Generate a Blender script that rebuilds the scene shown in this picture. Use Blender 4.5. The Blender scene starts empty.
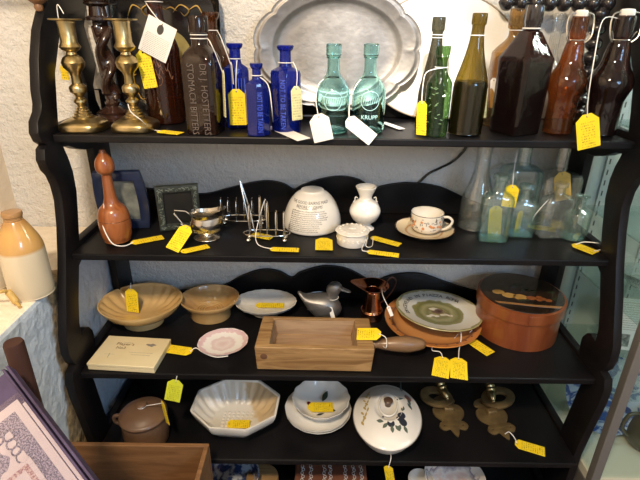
import bpy, bmesh, math, random
from math import sin, cos, pi, sqrt, radians as R
from mathutils import Vector as V, Matrix
random.seed(7)
sc = bpy.context.scene
col = sc.collection

# ------------------------------------------------------------------ camera (solved from the shelf corners)
F, PIT, YAW, ROLL, CX, CZ = 475.53, .4240, -.001, .013, -.0544, 1.6
cd = bpy.data.cameras.new('camera'); cam = bpy.data.objects.new('camera', cd); col.objects.link(cam)
cd.sensor_width = 36; cd.lens = F * 36 / 640; cd.clip_start = .02
cam.location = (CX, 0, CZ)
cam.rotation_euler = (Matrix.Rotation(YAW, 3, 'Z') @ Matrix.Rotation(pi/2 - PIT, 3, 'X') @ Matrix.Rotation(ROLL, 3, 'Z')).to_euler()
sc.camera = cam
CAM = V((CX, 0, CZ))

def ray(u, v):
    a, b = u - 320, v - 240
    x = a*cos(ROLL) + b*sin(ROLL); y = -a*sin(ROLL) + b*cos(ROLL)
    Y = cos(PIT) - y/F*sin(PIT); Z = -sin(PIT) - y/F*cos(PIT); X = x/F
    return V((X*cos(YAW) - Y*sin(YAW), X*sin(YAW) + Y*cos(YAW), Z))
def onz(u, v, z): r = ray(u, v); return CAM + r*((z - CZ)/r.z)
def ony(u, v, y): r = ray(u, v); return CAM + r*(y/r.y)
def onx(u, v, x): r = ray(u, v); return CAM + r*((x - CX)/r.x)
def onplane(u, v, p, n): r = ray(u, v); n = V(n); return CAM + r*((V(p) - CAM).dot(n)/r.dot(n))
def vproj(P):
    P = V(P) - CAM
    x = P.x*cos(YAW) + P.y*sin(YAW); y = -P.x*sin(YAW) + P.y*cos(YAW)
    d = y*cos(PIT) - P.z*sin(PIT); up = y*sin(PIT) + P.z*cos(PIT)
    a, b = F*x/d, -F*up/d
    return 320 + a*cos(ROLL) - b*sin(ROLL), 240 + a*sin(ROLL) + b*cos(ROLL), d
def spot(u, vb, hw, vt, z):
    """base centre, metres per pixel and height of an upright thing standing on the plane z"""
    A = onz(u, vb, z); s = vproj(A)[2]/F; r = hw*s; y = A.y + r
    x = CX + (A.x - CX)*(vproj((A.x, y, z))[2]/vproj(A)[2])
    c = V((x, y, z)); lo, hi = 0, 1.2
    for _ in range(40):
        m = (lo + hi)/2
        if vproj((x, y, z + m))[1] > vt: lo = m
        else: hi = m
    return c, s, lo

# ------------------------------------------------------------------ materials
MATS = {}
def nt(name):
    m = bpy.data.materials.new(name); m.use_nodes = True; t = m.node_tree
    MATS[name] = m
    return m, t, t.nodes, t.links, t.nodes['Principled BSDF'], t.nodes['Material Output']
def c4(c): return (c[0], c[1], c[2], 1)
def coords(N, L, scale=(1, 1, 1)):
    tc = N.new('ShaderNodeTexCoord'); mp = N.new('ShaderNodeMapping'); mp.inputs['Scale'].default_value = scale
    L.new(tc.outputs['Object'], mp.inputs['Vector']); return mp.outputs['Vector']
def noise(N, L, vec, scale, detail=3, rough=.5, dist=0):
    n = N.new('ShaderNodeTexNoise'); n.inputs['Scale'].default_value = scale; n.inputs['Detail'].default_value = detail
    n.inputs['Roughness'].default_value = rough; n.inputs['Distortion'].default_value = dist
    L.new(vec, n.inputs['Vector']); return n.outputs['Fac']
def ramp(N, L, fac, stops, mode='LINEAR'):
    r = N.new('ShaderNodeValToRGB'); r.color_ramp.interpolation = mode; e = r.color_ramp.elements
    e[0].position, e[0].color = stops[0][0], c4(stops[0][1]); e[1].position, e[1].color = stops[-1][0], c4(stops[-1][1])
    for p, c in stops[1:-1]: q = e.new(p); q.color = c4(c)
    L.new(fac, r.inputs['Fac']); return r.outputs['Color']
def math_(N, L, op, a, b=0.0):
    n = N.new('ShaderNodeMath'); n.operation = op
    for i, x in enumerate((a, b)):
        if isinstance(x, (int, float)): n.inputs[i].default_value = x
        else: L.new(x, n.inputs[i])
    return n.outputs[0]
def bump(N, L, B, fac, strength, dist=.002):
    b = N.new('ShaderNodeBump'); b.inputs['Strength'].default_value = strength; b.inputs['Distance'].default_value = dist
    L.new(fac, b.inputs['Height']); L.new(b.outputs['Normal'], B.inputs['Normal'])
def mat(name, color, rough=.5, metal=0, c2=None, scale=20, stretch=(1, 1, 1), bmp=0, bscale=None, bdist=.002, coat=0, lo=.35, hi=.65, dist=0, detail=3):
    m, t, N, L, B, O = nt(name)
    B.inputs['Base Color'].default_value = c4(color); B.inputs['Roughness'].default_value = rough; B.inputs['Metallic'].default_value = metal
    if coat: B.inputs['Coat Weight'].default_value = coat; B.inputs['Coat Roughness'].default_value = .08
    vec = coords(N, L, stretch)
    if c2:
        f = noise(N, L, vec, scale, detail, .55, dist); L.new(ramp(N, L, f, [(lo, color), (hi, c2)]), B.inputs['Base Color'])
    if bmp: bump(N, L, B, noise(N, L, vec, bscale or scale, 4), bmp, bdist)
    return m
def glass(name, tint, edge, gloss=.05, bmp=0, body=0, bodycol=None, f0=.05):
    """one glass wall: tinted see-through plus a Fresnel reflection"""
    m, t, N, L, B, O = nt(name); N.remove(B)
    lw = N.new('ShaderNodeLayerWeight'); lw.inputs['Blend'].default_value = .35
    mx = N.new('ShaderNodeMix'); mx.data_type = 'RGBA'; mx.inputs['A'].default_value = c4(tint); mx.inputs['B'].default_value = c4(edge)
    L.new(math_(N, L, 'POWER', lw.outputs['Facing'], 2.6), mx.inputs['Factor'])
    tr = N.new('ShaderNodeBsdfTransparent'); L.new(mx.outputs['Result'], tr.inputs['Color'])
    gl = N.new('ShaderNodeBsdfGlossy'); gl.inputs['Roughness'].default_value = gloss
    lf_ = N.new('ShaderNodeLayerWeight'); lf_.inputs['Blend'].default_value = .5
    frs = math_(N, L, 'ADD', math_(N, L, 'MULTIPLY', math_(N, L, 'POWER', lf_.outputs['Facing'], 4.0), .85), f0)
    if bmp:
        vec = coords(N, L); b = N.new('ShaderNodeBump'); b.inputs['Strength'].default_value = bmp; b.inputs['Distance'].default_value = .003
        L.new(noise(N, L, vec, 60, 3), b.inputs['Height'])
        for n in (gl, lf_): L.new(b.outputs['Normal'], n.inputs['Normal'])
    base = tr.outputs[0]
    if body:
        df = N.new('ShaderNodeBsdfDiffuse'); df.inputs['Color'].default_value = c4(bodycol)
        m0 = N.new('ShaderNodeMixShader'); m0.inputs[0].default_value = body; L.new(base, m0.inputs[1]); L.new(df.outputs[0], m0.inputs[2]); base = m0.outputs[0]
    ms = N.new('ShaderNodeMixShader'); L.new(frs, ms.inputs[0]); L.new(base, ms.inputs[1]); L.new(gl.outputs[0], ms.inputs[2])
    L.new(ms.outputs[0], O.inputs['Surface']); return m
def realglass(name, tint, bmp=.15):
    m, t, N, L, B, O = nt(name); N.remove(B)
    g = N.new('ShaderNodeBsdfGlass'); g.inputs['Color'].default_value = c4(tint); g.inputs['Roughness'].default_value = .015; g.inputs['IOR'].default_value = 1.48
    b = N.new('ShaderNodeBump'); b.inputs['Strength'].default_value = bmp; b.inputs['Distance'].default_value = .002
    L.new(noise(N, L, coords(N, L), 45, 2), b.inputs['Height']); L.new(b.outputs['Normal'], g.inputs['Normal'])
    L.new(g.outputs[0], O.inputs['Surface']); return m
def wallof(o, th=.0028):
    q = o.modifiers.new('glass_wall', 'SOLIDIFY'); q.thickness = th; q.offset = -1; return o
def radial(name, stops, rad, sx=1, sy=1, nz=0, nscale=30, rough=.25, coat=.4, c=(0, 0)):
    """glaze colours by distance from the middle of the dish"""
    m, t, N, L, B, O = nt(name); B.inputs['Roughness'].default_value = rough; B.inputs['Coat Weight'].default_value = coat
    tc = N.new('ShaderNodeTexCoord'); sp = N.new('ShaderNodeSeparateXYZ'); L.new(tc.outputs['Object'], sp.inputs[0])
    x = math_(N, L, 'DIVIDE', math_(N, L, 'SUBTRACT', sp.outputs[0], c[0]), rad*sx); y = math_(N, L, 'DIVIDE', math_(N, L, 'SUBTRACT', sp.outputs[1], c[1]), rad*sy)
    r = math_(N, L, 'SQRT', math_(N, L, 'ADD', math_(N, L, 'MULTIPLY', x, x), math_(N, L, 'MULTIPLY', y, y)))
    if nz:
        n = noise(N, L, tc.outputs['Object'], nscale, 4); r = math_(N, L, 'ADD', r, math_(N, L, 'MULTIPLY', math_(N, L, 'SUBTRACT', n, .5), nz))
    L.new(ramp(N, L, r, stops), B.inputs['Base Color']); return m

shelfblack = mat('black_paint', (.004, .004, .005), .42, c2=(.008, .007, .008), scale=8, bmp=.12, bscale=90, bdist=.001)
shelfblack.node_tree.nodes['Principled BSDF'].inputs['Specular IOR Level'].default_value = .22
# walls
def plaster(name, c, c2, strength=.8, sc_=28, dist=.01):
    m, t, N, L, B, O = nt(name); B.inputs['Roughness'].default_value = .85
    vec = coords(N, L)
    L.new(ramp(N, L, noise(N, L, vec, 3, 5), [(.35, c), (.7, c2)]), B.inputs['Base Color'])
    h = math_(N, L, 'ADD', noise(N, L, vec, sc_, 6, .6), math_(N, L, 'MULTIPLY', noise(N, L, vec, 6, 3), 1.5))
    bump(N, L, B, h, strength, dist); return m
wallm = plaster('rough_white_plaster', (.70, .68, .64), (.78, .76, .72), 1.0, 75, .012)
creamm = plaster('rough_cream_plaster', (.78, .66, .50), (.84, .74, .60), .7, 22)
def ledge_mat():
    m, t, N, L, B, O = nt('ledge_plaster'); B.inputs['Roughness'].default_value = .9
    tc = N.new('ShaderNodeTexCoord'); sp = N.new('ShaderNodeSeparateXYZ'); L.new(tc.outputs['Object'], sp.inputs[0])
    nz = noise(N, L, tc.outputs['Object'], 14, 5)
    # rough bare stone band at the corner beside the shelves
    y = math_(N, L, 'ADD', sp.outputs[1], math_(N, L, 'MULTIPLY', math_(N, L, 'SUBTRACT', nz, .5), .08))
    y = math_(N, L, 'ADD', y, math_(N, L, 'MULTIPLY', math_(N, L, 'SUBTRACT', sp.outputs[2], .8), -.15))
    band = ramp(N, L, y, [(.0, (0, 0, 0)), (.972, (0, 0, 0)), (.985, (1, 1, 1)), (1.0, (1, 1, 1))])
    band2 = math_(N, L, 'LESS_THAN', y, 1.09)
    f = math_(N, L, 'MULTIPLY', band, band2)
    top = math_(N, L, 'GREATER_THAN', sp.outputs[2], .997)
    surface_col = N.new('ShaderNodeMix'); surface_col.data_type = 'RGBA'; surface_col.inputs['A'].default_value = (.50, .58, .68, 1); surface_col.inputs['B'].default_value = (.82, .72, .58, 1)  # blue daylight falling on the side face is put into its colour; top cream
    L.new(top, surface_col.inputs['Factor'])
    stone = ramp(N, L, noise(N, L, tc.outputs['Object'], 60, 5), [(.3, (.16, .11, .055)), (.7, (.42, .31, .17))])
    mx = N.new('ShaderNodeMix'); mx.data_type = 'RGBA'; L.new(f, mx.inputs['Factor']); L.new(surface_col.outputs['Result'], mx.inputs['A']); L.new(stone, mx.inputs['B'])
    L.new(mx.outputs['Result'], B.inputs['Base Color'])
    bump(N, L, B, noise(N, L, tc.outputs['Object'], 30, 6), .9, .01); return m
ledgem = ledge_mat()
floorm = mat('floor_boards', (.10, .065, .045), .6, c2=(.16, .10, .07), scale=4, stretch=(1, 12, 1), bmp=.2)
ceilm = mat('ceiling_paint', (.75, .72, .66), .9, c2=(.7, .67, .6), scale=3)
brass = mat('aged_brass', (.54, .43, .23), .30, 1, c2=(.38, .29, .13), scale=30, bmp=.15, bscale=60, bdist=.001)
dbrass = mat('dull_brass', (.24, .165, .07), .42, .45, c2=(.15, .10, .045), scale=35, bmp=.2, bscale=90, bdist=.001)
silver = mat('worn_silver_plate', (.75, .71, .64), .2, 1, c2=(.6, .55, .48), scale=40, bmp=.08, bscale=70, bdist=.001)
pewter = mat('scratched_pewter', (.30, .285, .27), .45, .75, c2=(.20, .19, .18), scale=16, bmp=.35, bscale=55, bdist=.002, detail=6)
copper = mat('polished_copper', (.70, .30, .15), .2, 1, c2=(.48, .19, .10), scale=30, bmp=.2, bscale=60, bdist=.001)
wirem = mat('steel_wire', (.62, .60, .56), .28, 1)
darkwood = mat('dark_turned_wood', (.016, .008, .006), .2, c2=(.04, .016, .010), scale=14, stretch=(1, 1, .3), coat=.5)
redwood = mat('polished_reddish_wood', (.20, .055, .018), .28, c2=(.36, .12, .036), scale=10, stretch=(3, 3, .6), coat=.35, dist=1)
pine = mat('worn_pale_wood', (.20, .105, .038), .5, c2=(.40, .245, .105), scale=9, stretch=(.6, 5, 5), bmp=.2, bscale=30, dist=1.5)
pinegrey = mat('weathered_wood_inside', (.27, .17, .10), .6, c2=(.42, .29, .18), scale=7, stretch=(.6, 5, 5), bmp=.2, bscale=30, dist=1.2)
boxwood = mat('brown_box_wood', (.16, .075, .030), .5, c2=(.25, .125, .052), scale=8, stretch=(.7, 6, 6), bmp=.15, bscale=40, dist=1)
roundwood = mat('red_brown_bentwood', (.17, .042, .014), .3, c2=(.25, .075, .024), scale=6, stretch=(3, 3, .6), coat=.25, dist=1)
handlewood = mat('brown_handle_wood', (.14, .075, .035), .35, c2=(.24, .14, .07), scale=8, stretch=(.7, 6, 6), coat=.1)
whitech = mat('white_china', (.78, .75, .68), .18, c2=(.82, .79, .74), scale=9, coat=.5)
creamch = mat('cream_china', (.78, .72, .58), .2, c2=(.82, .77, .66), scale=12, coat=.5)
caneware = mat('cane_glaze', (.56, .36, .14), .2, c2=(.66, .45, .20), scale=12, coat=.6)
cane2 = mat('darker_cane_glaze', (.46, .27, .10), .2, c2=(.56, .36, .15), scale=14, coat=.6)
ironstone = mat('crackled_white_ironstone', (.72, .68, .60), .25, c2=(.80, .77, .71), scale=14, coat=.4, bmp=.1)
teracot = mat('brown_stoneware', (.12, .065, .036), .4, c2=(.17, .098, .058), scale=9, coat=.2)
greystone = mat('grey_beige_stoneware', (.36, .32, .27), .5, c2=(.44, .40, .34), scale=9)
orangeg = None
stringm = mat('white_string', (.80, .78, .74), .8)
whitetag = mat('white_card', (.80, .78, .74), .7)
blackm = mat('black_lacquer', (.012, .011, .011), .2, coat=.4)
goldm = mat('gold_paint', (.45, .27, .05), .5, c2=(.62, .40, .10), scale=60)
inkm = mat('dark_ink', (.05, .045, .04), .7)
greyink = mat('grey_ink', (.22, .20, .18), .7)
corkm = mat('cork', (.30, .19, .10), .8)
G_aqua = glass('aqua_glass', (.66, .92, .90), (.10, .42, .42), .05, .25, .12, (.30, .68, .68))
G_clear = glass('clear_glass', (.975, .985, .98), (.50, .56, .54), .09, .3, .035, (.75, .80, .78), .10)  # pale diffuse body stands in for broad window reflections in the glass
G_paleaq = glass('pale_aqua_glass', (.955, .985, .975), (.36, .66, .62), .08, .25, .035, (.60, .85, .82), .10)  # faint diffuse body imitates bright surroundings mirrored by the bottles
G_cobalt = glass('cobalt_glass', (.04, .09, .55), (.002, .006, .12), .06, .3, .25, (.01, .03, .40))
G_amber = glass('amber_glass', (.58, .27, .10), (.05, .016, .008), .05, .4, .12, (.22, .09, .035))
G_brown = glass('dark_brown_glass', (.20, .07, .035), (.012, .006, .005), .06, .3, .2, (.05, .020, .012))
G_black = glass('near_black_glass', (.30, .13, .10), (.02, .010, .010), .05, .35, .2, (.030, .018, .018))
G_green = glass('green_glass', (.32, .47, .22), (.012, .04, .02), .05, .5, .05, (.06, .16, .06))
G_olive = glass('olive_glass', (.42, .34, .10), (.03, .03, .015), .05, .25, .03, (.09, .08, .03))
G_smoke = glass('smoky_dark_glass', (.30, .29, .22), (.03, .03, .03), .05, .25, .2, (.06, .06, .05))
G_honey = glass('honey_glass', (.70, .50, .22), (.10, .06, .03), .05, .3, .1, (.4, .28, .14))
R_clear = realglass('clear_bottle_glass', (.97, .985, .98))
R_pale = realglass('pale_aqua_bottle_glass', (.86, .96, .94))
R_aqua = realglass('aqua_bottle_glass', (.79, .93, .92), .12)
G_pane = glass('cabinet_pane', (.95, .985, .97), (.93, .97, .95), .02)
G_sleeve = glass('clear_plastic_sleeve', (.93, .90, .95), (.5, .42, .6), .12, .3)
liquid = mat('dark_contents', (.012, .008, .010), .25)
cabgrey = mat('cabinet_grey_metal', (.20, .19, .18), .45, .3)
cabin = mat('cabinet_pale_lining', (.42, .46, .42), .7, c2=(.50, .53, .49), scale=4)
cabbase = mat('cabinet_pale_floor', (.68, .66, .54), .6)
slotm = mat('slotted_standard', (.50, .53, .52), .4, .4)
paperm = mat('white_paper', (.74, .76, .76), .8)
purple = mat('purple_plastic', (.045, .032, .065), .35, c2=(.08, .06, .12), scale=12)

def tagmat(name, c, ink, spread=.45):
    m, t, N, L, B, O = nt(name); B.inputs['Roughness'].default_value = .75
    tc = N.new('ShaderNodeTexCoord'); sp = N.new('ShaderNodeSeparateXYZ'); L.new(tc.outputs['Object'], sp.inputs[0])
    mp = N.new('ShaderNodeMapping'); mp.inputs['Scale'].default_value = (420, 90, 1); L.new(tc.outputs['Object'], mp.inputs['Vector'])
    n = noise(N, L, mp.outputs['Vector'], 1.0, 3, .6, 1.0)
    row = math_(N, L, 'FRACT', math_(N, L, 'MULTIPLY', sp.outputs[1], 165.0))
    a = math_(N, L, 'LESS_THAN', row, .55)
    b = math_(N, L, 'GREATER_THAN', n, .52)
    inx = math_(N, L, 'LESS_THAN', math_(N, L, 'ABSOLUTE', sp.outputs[0]), .0155)
    iny = math_(N, L, 'GREATER_THAN', sp.outputs[1], .016)
    f = math_(N, L, 'MULTIPLY', math_(N, L, 'MULTIPLY', a, b), math_(N, L, 'MULTIPLY', inx, iny))
    mx = N.new('ShaderNodeMix'); mx.data_type = 'RGBA'; mx.inputs['A'].default_value = c4(c); mx.inputs['B'].default_value = c4(ink)
    L.new(math_(N, L, 'MULTIPLY', f, .8), mx.inputs['Factor']); L.new(mx.outputs['Result'], B.inputs['Base Color']); return m
tagY = tagmat('yellow_tag_card', (.90, .66, .012), (.22, .15, .01))
tagW = tagmat('white_tag_card', (.82, .79, .74), (.35, .33, .30))
tagP = tagmat('pale_yellow_tag_card', (.86, .80, .42), (.40, .36, .15))

# ------------------------------------------------------------------ mesh collector
def cr(pts, n=5):
    """smooth curve through points of any dimension"""
    P = [tuple(p) for p in pts]; out = []
    for i in range(len(P) - 1):
        p0 = P[max(i-1, 0)]; p1 = P[i]; p2 = P[i+1]; p3 = P[min(i+2, len(P)-1)]
        for k in range(n):
            t = k/n
            out.append(tuple(.5*((2*b) + (-a + c)*t + (2*a - 5*b + 4*c - d)*t*t + (-a + 3*b - 3*c + d)*t**3) for a, b, c, d in zip(p0, p1, p2, p3)))
    out.append(P[-1]); return out
def crc(pts, n=4):
    m = len(pts); ext = [pts[-1]] + list(pts) + [pts[0], pts[1]]
    s = cr(ext, n); return s[n:n + m*n]

class M:
    def __init__(s): s.v = []; s.f = []
    def add(s, vs, fs, T=None):
        b = len(s.v); s.v += [V(T @ V(p)) if T else V(p) for p in vs]; s.f += [tuple(b + i for i in q) for q in fs]; return s
    def loft(s, rings, close=True, cap0=True, cap1=True, T=None):
        n = len(rings[0]); vs = [p for r in rings for p in r]; fs = []
        for i in range(len(rings) - 1):
            for j in range(n if close else n - 1):
                k = (j + 1) % n; fs.append((i*n + j, i*n + k, (i+1)*n + k, (i+1)*n + j))
        if cap0: fs.append(tuple(range(n - 1, -1, -1)))
        if cap1: fs.append(tuple((len(rings) - 1)*n + j for j in range(n)))
        return s.add(vs, fs, T)
    def lathe(s, prof, n=40, T=None, sx=1, sy=1, fl=None, cap0=True, cap1=True):
        rings = []
        for r, z in prof:
            ring = []
            for k in range(n):
                a = 2*pi*k/n; q = r*(fl(a, z) if fl else 1); ring.append((q*cos(a)*sx, q*sin(a)*sy, z))
            rings.append(ring)
        return s.loft(rings, True, cap0 and prof[0][0] > 1e-5, cap1 and prof[-1][0] > 1e-5, T)
    def box(s, a, b, T=None):
        x0, y0, z0 = a; x1, y1, z1 = b
        return s.add([(x0,y0,z0),(x1,y0,z0),(x1,y1,z0),(x0,y1,z0),(x0,y0,z1),(x1,y0,z1),(x1,y1,z1),(x0,y1,z1)],
                     [(0,3,2,1),(4,5,6,7),(0,1,5,4),(1,2,6,5),(2,3,7,6),(3,0,4,7)], T)
    def tube(s, pts, r, n=8, T=None, closed=False):
        P = [V(p) for p in pts]; m = len(P); rings = []; up = None
        rr = r if isinstance(r, (list, tuple)) else [r]*m
        for i, p in enumerate(P):
            t = (P[(i+1) % m] - P[i-1]) if closed else (P[min(i+1, m-1)] - P[max(i-1, 0)])
            t = t.normalized() if t.length > 1e-9 else V((0, 0, 1))
            if up is None: up = V((0, 0, 1)) if abs(t.z) < .9 else V((1, 0, 0))
            a = t.cross(up)
            if a.length < 1e-6: a = t.orthogonal()
            a.normalize(); b = a.cross(t).normalized(); up = b
            rings.append([p + (a*cos(2*pi*k/n) + b*sin(2*pi*k/n))*rr[i] for k in range(n)])
        if closed: rings.append(rings[0])
        return s.loft(rings, True, not closed, not closed, T)
    def torus(s, c, R_, r, n=32, k=8, sx=1, sy=1, T=None):
        return s.tube([(c[0] + R_*cos(2*pi*i/n)*sx, c[1] + R_*sin(2*pi*i/n)*sy, c[2]) for i in range(n)], r, k, T, True)
    def prism(s, poly, z0, z1, T=None):
        n = len(poly); return s.loft([[(x, y, z0) for x, y in poly], [(x, y, z1) for x, y in poly]], True, True, True, T)
    def build(s, name, m, parent=None, world=None, smooth=40, bevel=0, loc=None, rot=None, seg=2):
        me = bpy.data.meshes.new(name); vs = s.v
        if world is not None: inv = world.inverted(); vs = [inv @ p for p in vs]
        me.from_pydata([tuple(p) for p in vs], [], s.f)
        bm = bmesh.new(); bm.from_mesh(me); bmesh.ops.remove_doubles(bm, verts=bm.verts, dist=1e-6)
        bmesh.ops.recalc_face_normals(bm, faces=bm.faces); bm.to_mesh(me); bm.free()
        if smooth:
            me.polygons.foreach_set('use_smooth', [True]*len(me.polygons)); me.set_sharp_from_angle(angle=R(smooth))
        me.materials.append(m); o = bpy.data.objects.new(name, me); col.objects.link(o)
        if parent: o.parent = parent
        if loc is not None: o.location = loc
        if rot is not None: o.rotation_euler = rot
        if bevel:
            b = o.modifiers.new('bevel', 'BEVEL'); b.width = bevel; b.segments = seg; b.limit_method = 'ANGLE'; b.angle_limit = R(50)
        return o

def curve_geo(loops=None, extrude=.001, bevel=0, text=None, size=.01, align='CENTER'):
    """filled outlines (with holes) or lettering, as vertices and faces in the xy plane"""
    if text is not None:
        c = bpy.data.curves.new('t', 'FONT'); c.body = text; c.size = size; c.align_x = align; c.align_y = 'CENTER'; c.resolution_u = 2
    else:
        c = bpy.data.curves.new('c', 'CURVE'); c.dimensions = '2D'; c.fill_mode = 'BOTH'; c.resolution_u = 1
        for lp in loops:
            sp = c.splines.new('POLY'); sp.points.add(len(lp) - 1)
            for i, p in enumerate(lp): sp.points[i].co = (p[0], p[1], 0, 1)
            sp.use_cyclic_u = True
    c.extrude = extrude; c.bevel_depth = bevel; c.bevel_resolution = 1
    o = bpy.data.objects.new('tmp', c); col.objects.link(o); bpy.context.view_layer.update()
    dg = bpy.context.evaluated_depsgraph_get(); me = bpy.data.meshes.new_from_object(o.evaluated_get(dg))
    vs = [v.co.copy() for v in me.vertices]; fs = [tuple(p.vertices) for p in me.polygons]
    bpy.data.objects.remove(o); bpy.data.meshes.remove(me); bpy.data.curves.remove(c); return vs, fs

def label(o, lab, cat, group=None):
    o['label'] = lab; o['category'] = cat
    if group: o['group'] = group
    return o
def root(name, lab, cat, loc, rot=(0, 0, 0), group=None):
    o = bpy.data.objects.new(name, None); col.objects.link(o); o.empty_display_size = .05
    o.location = loc; o.rotation_euler = rot; return label(o, lab, cat, group)
def struct(o): o['kind'] = 'structure'; return o
def XF(loc=(0, 0, 0), rot=(0, 0, 0)):
    from mathutils import Euler
    return Matrix.Translation(V(loc)) @ Euler(rot).to_matrix().to_4x4()
def frame_of(o, ax, ay, az):
    m = Matrix((ax, ay, az)).transposed().to_4x4(); return Matrix.Translation(V(o)) @ m

# ------------------------------------------------------------------ the setting
struct(M().box((-1.9, -2.6, -.05), (1.9, 1.6, 0)).build('floor', floorm, smooth=0))
struct(M().box((-1.9, -2.6, 2.75), (1.9, 1.6, 2.8)).build('ceiling', ceilm, smooth=0))
struct(M().box((-1.9, 1.42, 0), (1.9, 1.55, 2.75)).build('wall_back', wallm, smooth=0))
struct(M().box((-1.9, -2.6, 0), (-1.02, 1.42, 2.75)).build('wall_left', creamm, smooth=0))
struct(M().box((1.5, -2.6, 0), (1.9, 1.42, 2.75)).build('wall_right', wallm, smooth=0))
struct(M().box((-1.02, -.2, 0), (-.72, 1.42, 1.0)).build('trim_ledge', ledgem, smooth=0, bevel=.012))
# stone-lined rear corner filling in above the ledge behind the shelves
# ------------------------------------------------------------------ shelving unit
Z1, Z2, Z3, Z4, Z5 = 1.36, 1.063, .751, .475, .20
shelf = root('shelving_unit', 'tall black painted wooden shelving unit with scalloped fretwork sides against the plaster wall', 'shelves', (0, 1.2, 0))
WS = Matrix.Translation(V((0, 1.2, 0)))
outer = [(1.0, 0), (1.0, .48), (.985, .60), (.970, .70), (.968, .745), (.977, .772), (1.003, .779), (.990, .797), (.981, .83), (.985, .87), (1.003, .915), (1.03, .985),
         (1.062, 1.06), (1.09, 1.14), (1.104, 1.20), (1.102, 1.24), (1.092, 1.268), (1.077, 1.285), (1.070, 1.31), (1.078, 1.332), (1.094, 1.340), (1.076, 1.352), (1.068, 1.372),
         (1.076, 1.395), (1.098, 1.413), (1.107, 1.43), (1.111, 1.46), (1.133, 1.522), (1.167, 1.583), (1.20, 1.62), (1.238, 1.65), (1.275, 1.70), (1.285, 1.78), (1.34, 1.81), (1.41, 1.76),
         (1.417, 1.64), (1.384, 1.593), (1.40, 1.531), (1.414, 1.49), (1.376, 1.442), (1.379, 1.40), (1.412, 1.341), (1.412, 0)]
o1 = [(1.138, Z2+.01), (1.159, 1.14), (1.176, 1.20), (1.178, 1.25), (1.171, 1.284), (1.157, 1.322), (1.185, 1.318), (1.222, 1.302), (1.273, 1.287), (1.312, 1.283), (1.312, Z2+.01)]
o2 = [(1.314, 1.03), (1.142, 1.03), (1.112, 1.015), (1.076, .936), (1.054, .874), (1.051, .835), (1.062, .838), (1.078, .842), (1.094, .833), (1.108, .812), (1.110, .79), (1.10, .757), (1.314, .757)]
o3 = [(1.052, .728), (1.062, .66), (1.072, .58), (1.085, .482), (1.314, .482), (1.314, .728)]
o4 = [(1.09, .44), (1.10, .22), (1.314, .22), (1.314, .44)]
o0 = [(1.155, 1.372), (1.170, 1.424), (1.190, 1.49), (1.238, 1.56), (1.275, 1.615), (1.30, 1.61), (1.325, 1.56), (1.32, 1.50), (1.34, 1.45), (1.33, 1.40), (1.335, 1.372)]
vs, fs = curve_geo([outer, o0, o1, o2, o3, o4], extrude=.0095, bevel=.0015)
for sgn in (-1, 1):
    T = Matrix(((0, 0, 1, sgn*.6985), (1, 0, 0, 0), (0, 1, 0, 0), (0, 0, 0, 1)))
    M().add(vs, fs, T).build('side_panel', shelfblack, shelf, WS, smooth=30)
for z, y0 in ((Z1, 1.118), (Z2, 1.087), (Z3, 1.004), (Z4, .972), (Z5, .99)):
    M().box((-.687, y0, z - .0195), (.687, 1.415, z - .0015)).build('shelf_board', shelfblack, shelf, WS, smooth=0, bevel=.003)
def gallery(pix, z0, dz=0, src=None):
    top = [(ony(u, v, 1.40).x, ony(u, v, 1.40).z + dz) for u, v in pix]
    top = cr(top, 4); poly = [(-.686, z0)] + [(-.686, top[0][1])] + top + [(.686, top[-1][1]), (.686, z0)]
    vs, fs = curve_geo([poly], extrude=.005, bevel=.001)
    T = Matrix(((1, 0, 0, 0), (0, 0, -1, 1.405), (0, 1, 0, 0), (0, 0, 0, 1)))
    M().add(vs, fs, T).build('back_gallery', shelfblack, shelf, WS, smooth=30)
g2 = [(112, 186), (150, 189), (180, 193), (205, 194), (230, 188), (250, 183), (268, 181), (284, 184), (294, 190), (299, 187), (318, 180), (340, 176.5), (360, 180), (374, 190), (380, 187), (395, 184), (413, 183), (440, 187), (470, 200), (500, 209), (566, 214)]
gallery(g2, Z2 + .0005)
gallery(g2, Z1 + .0005, 1.36 - 1.063 - .012)
gallery([(135, 296), (180, 291), (220, 287), (240, 277), (262, 270), (280, 272), (292, 278), (300, 273), (320, 267), (336, 267), (352, 271), (374, 283), (380, 280), (395, 275), (420, 274), (445, 282), (470, 290), (500, 296), (546, 300)], Z3 + .0005)
gallery([(150, 405), (200, 400), (260, 396), (330, 390), (400, 396), (460, 400), (520, 405)], Z4 + .0005)

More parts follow.
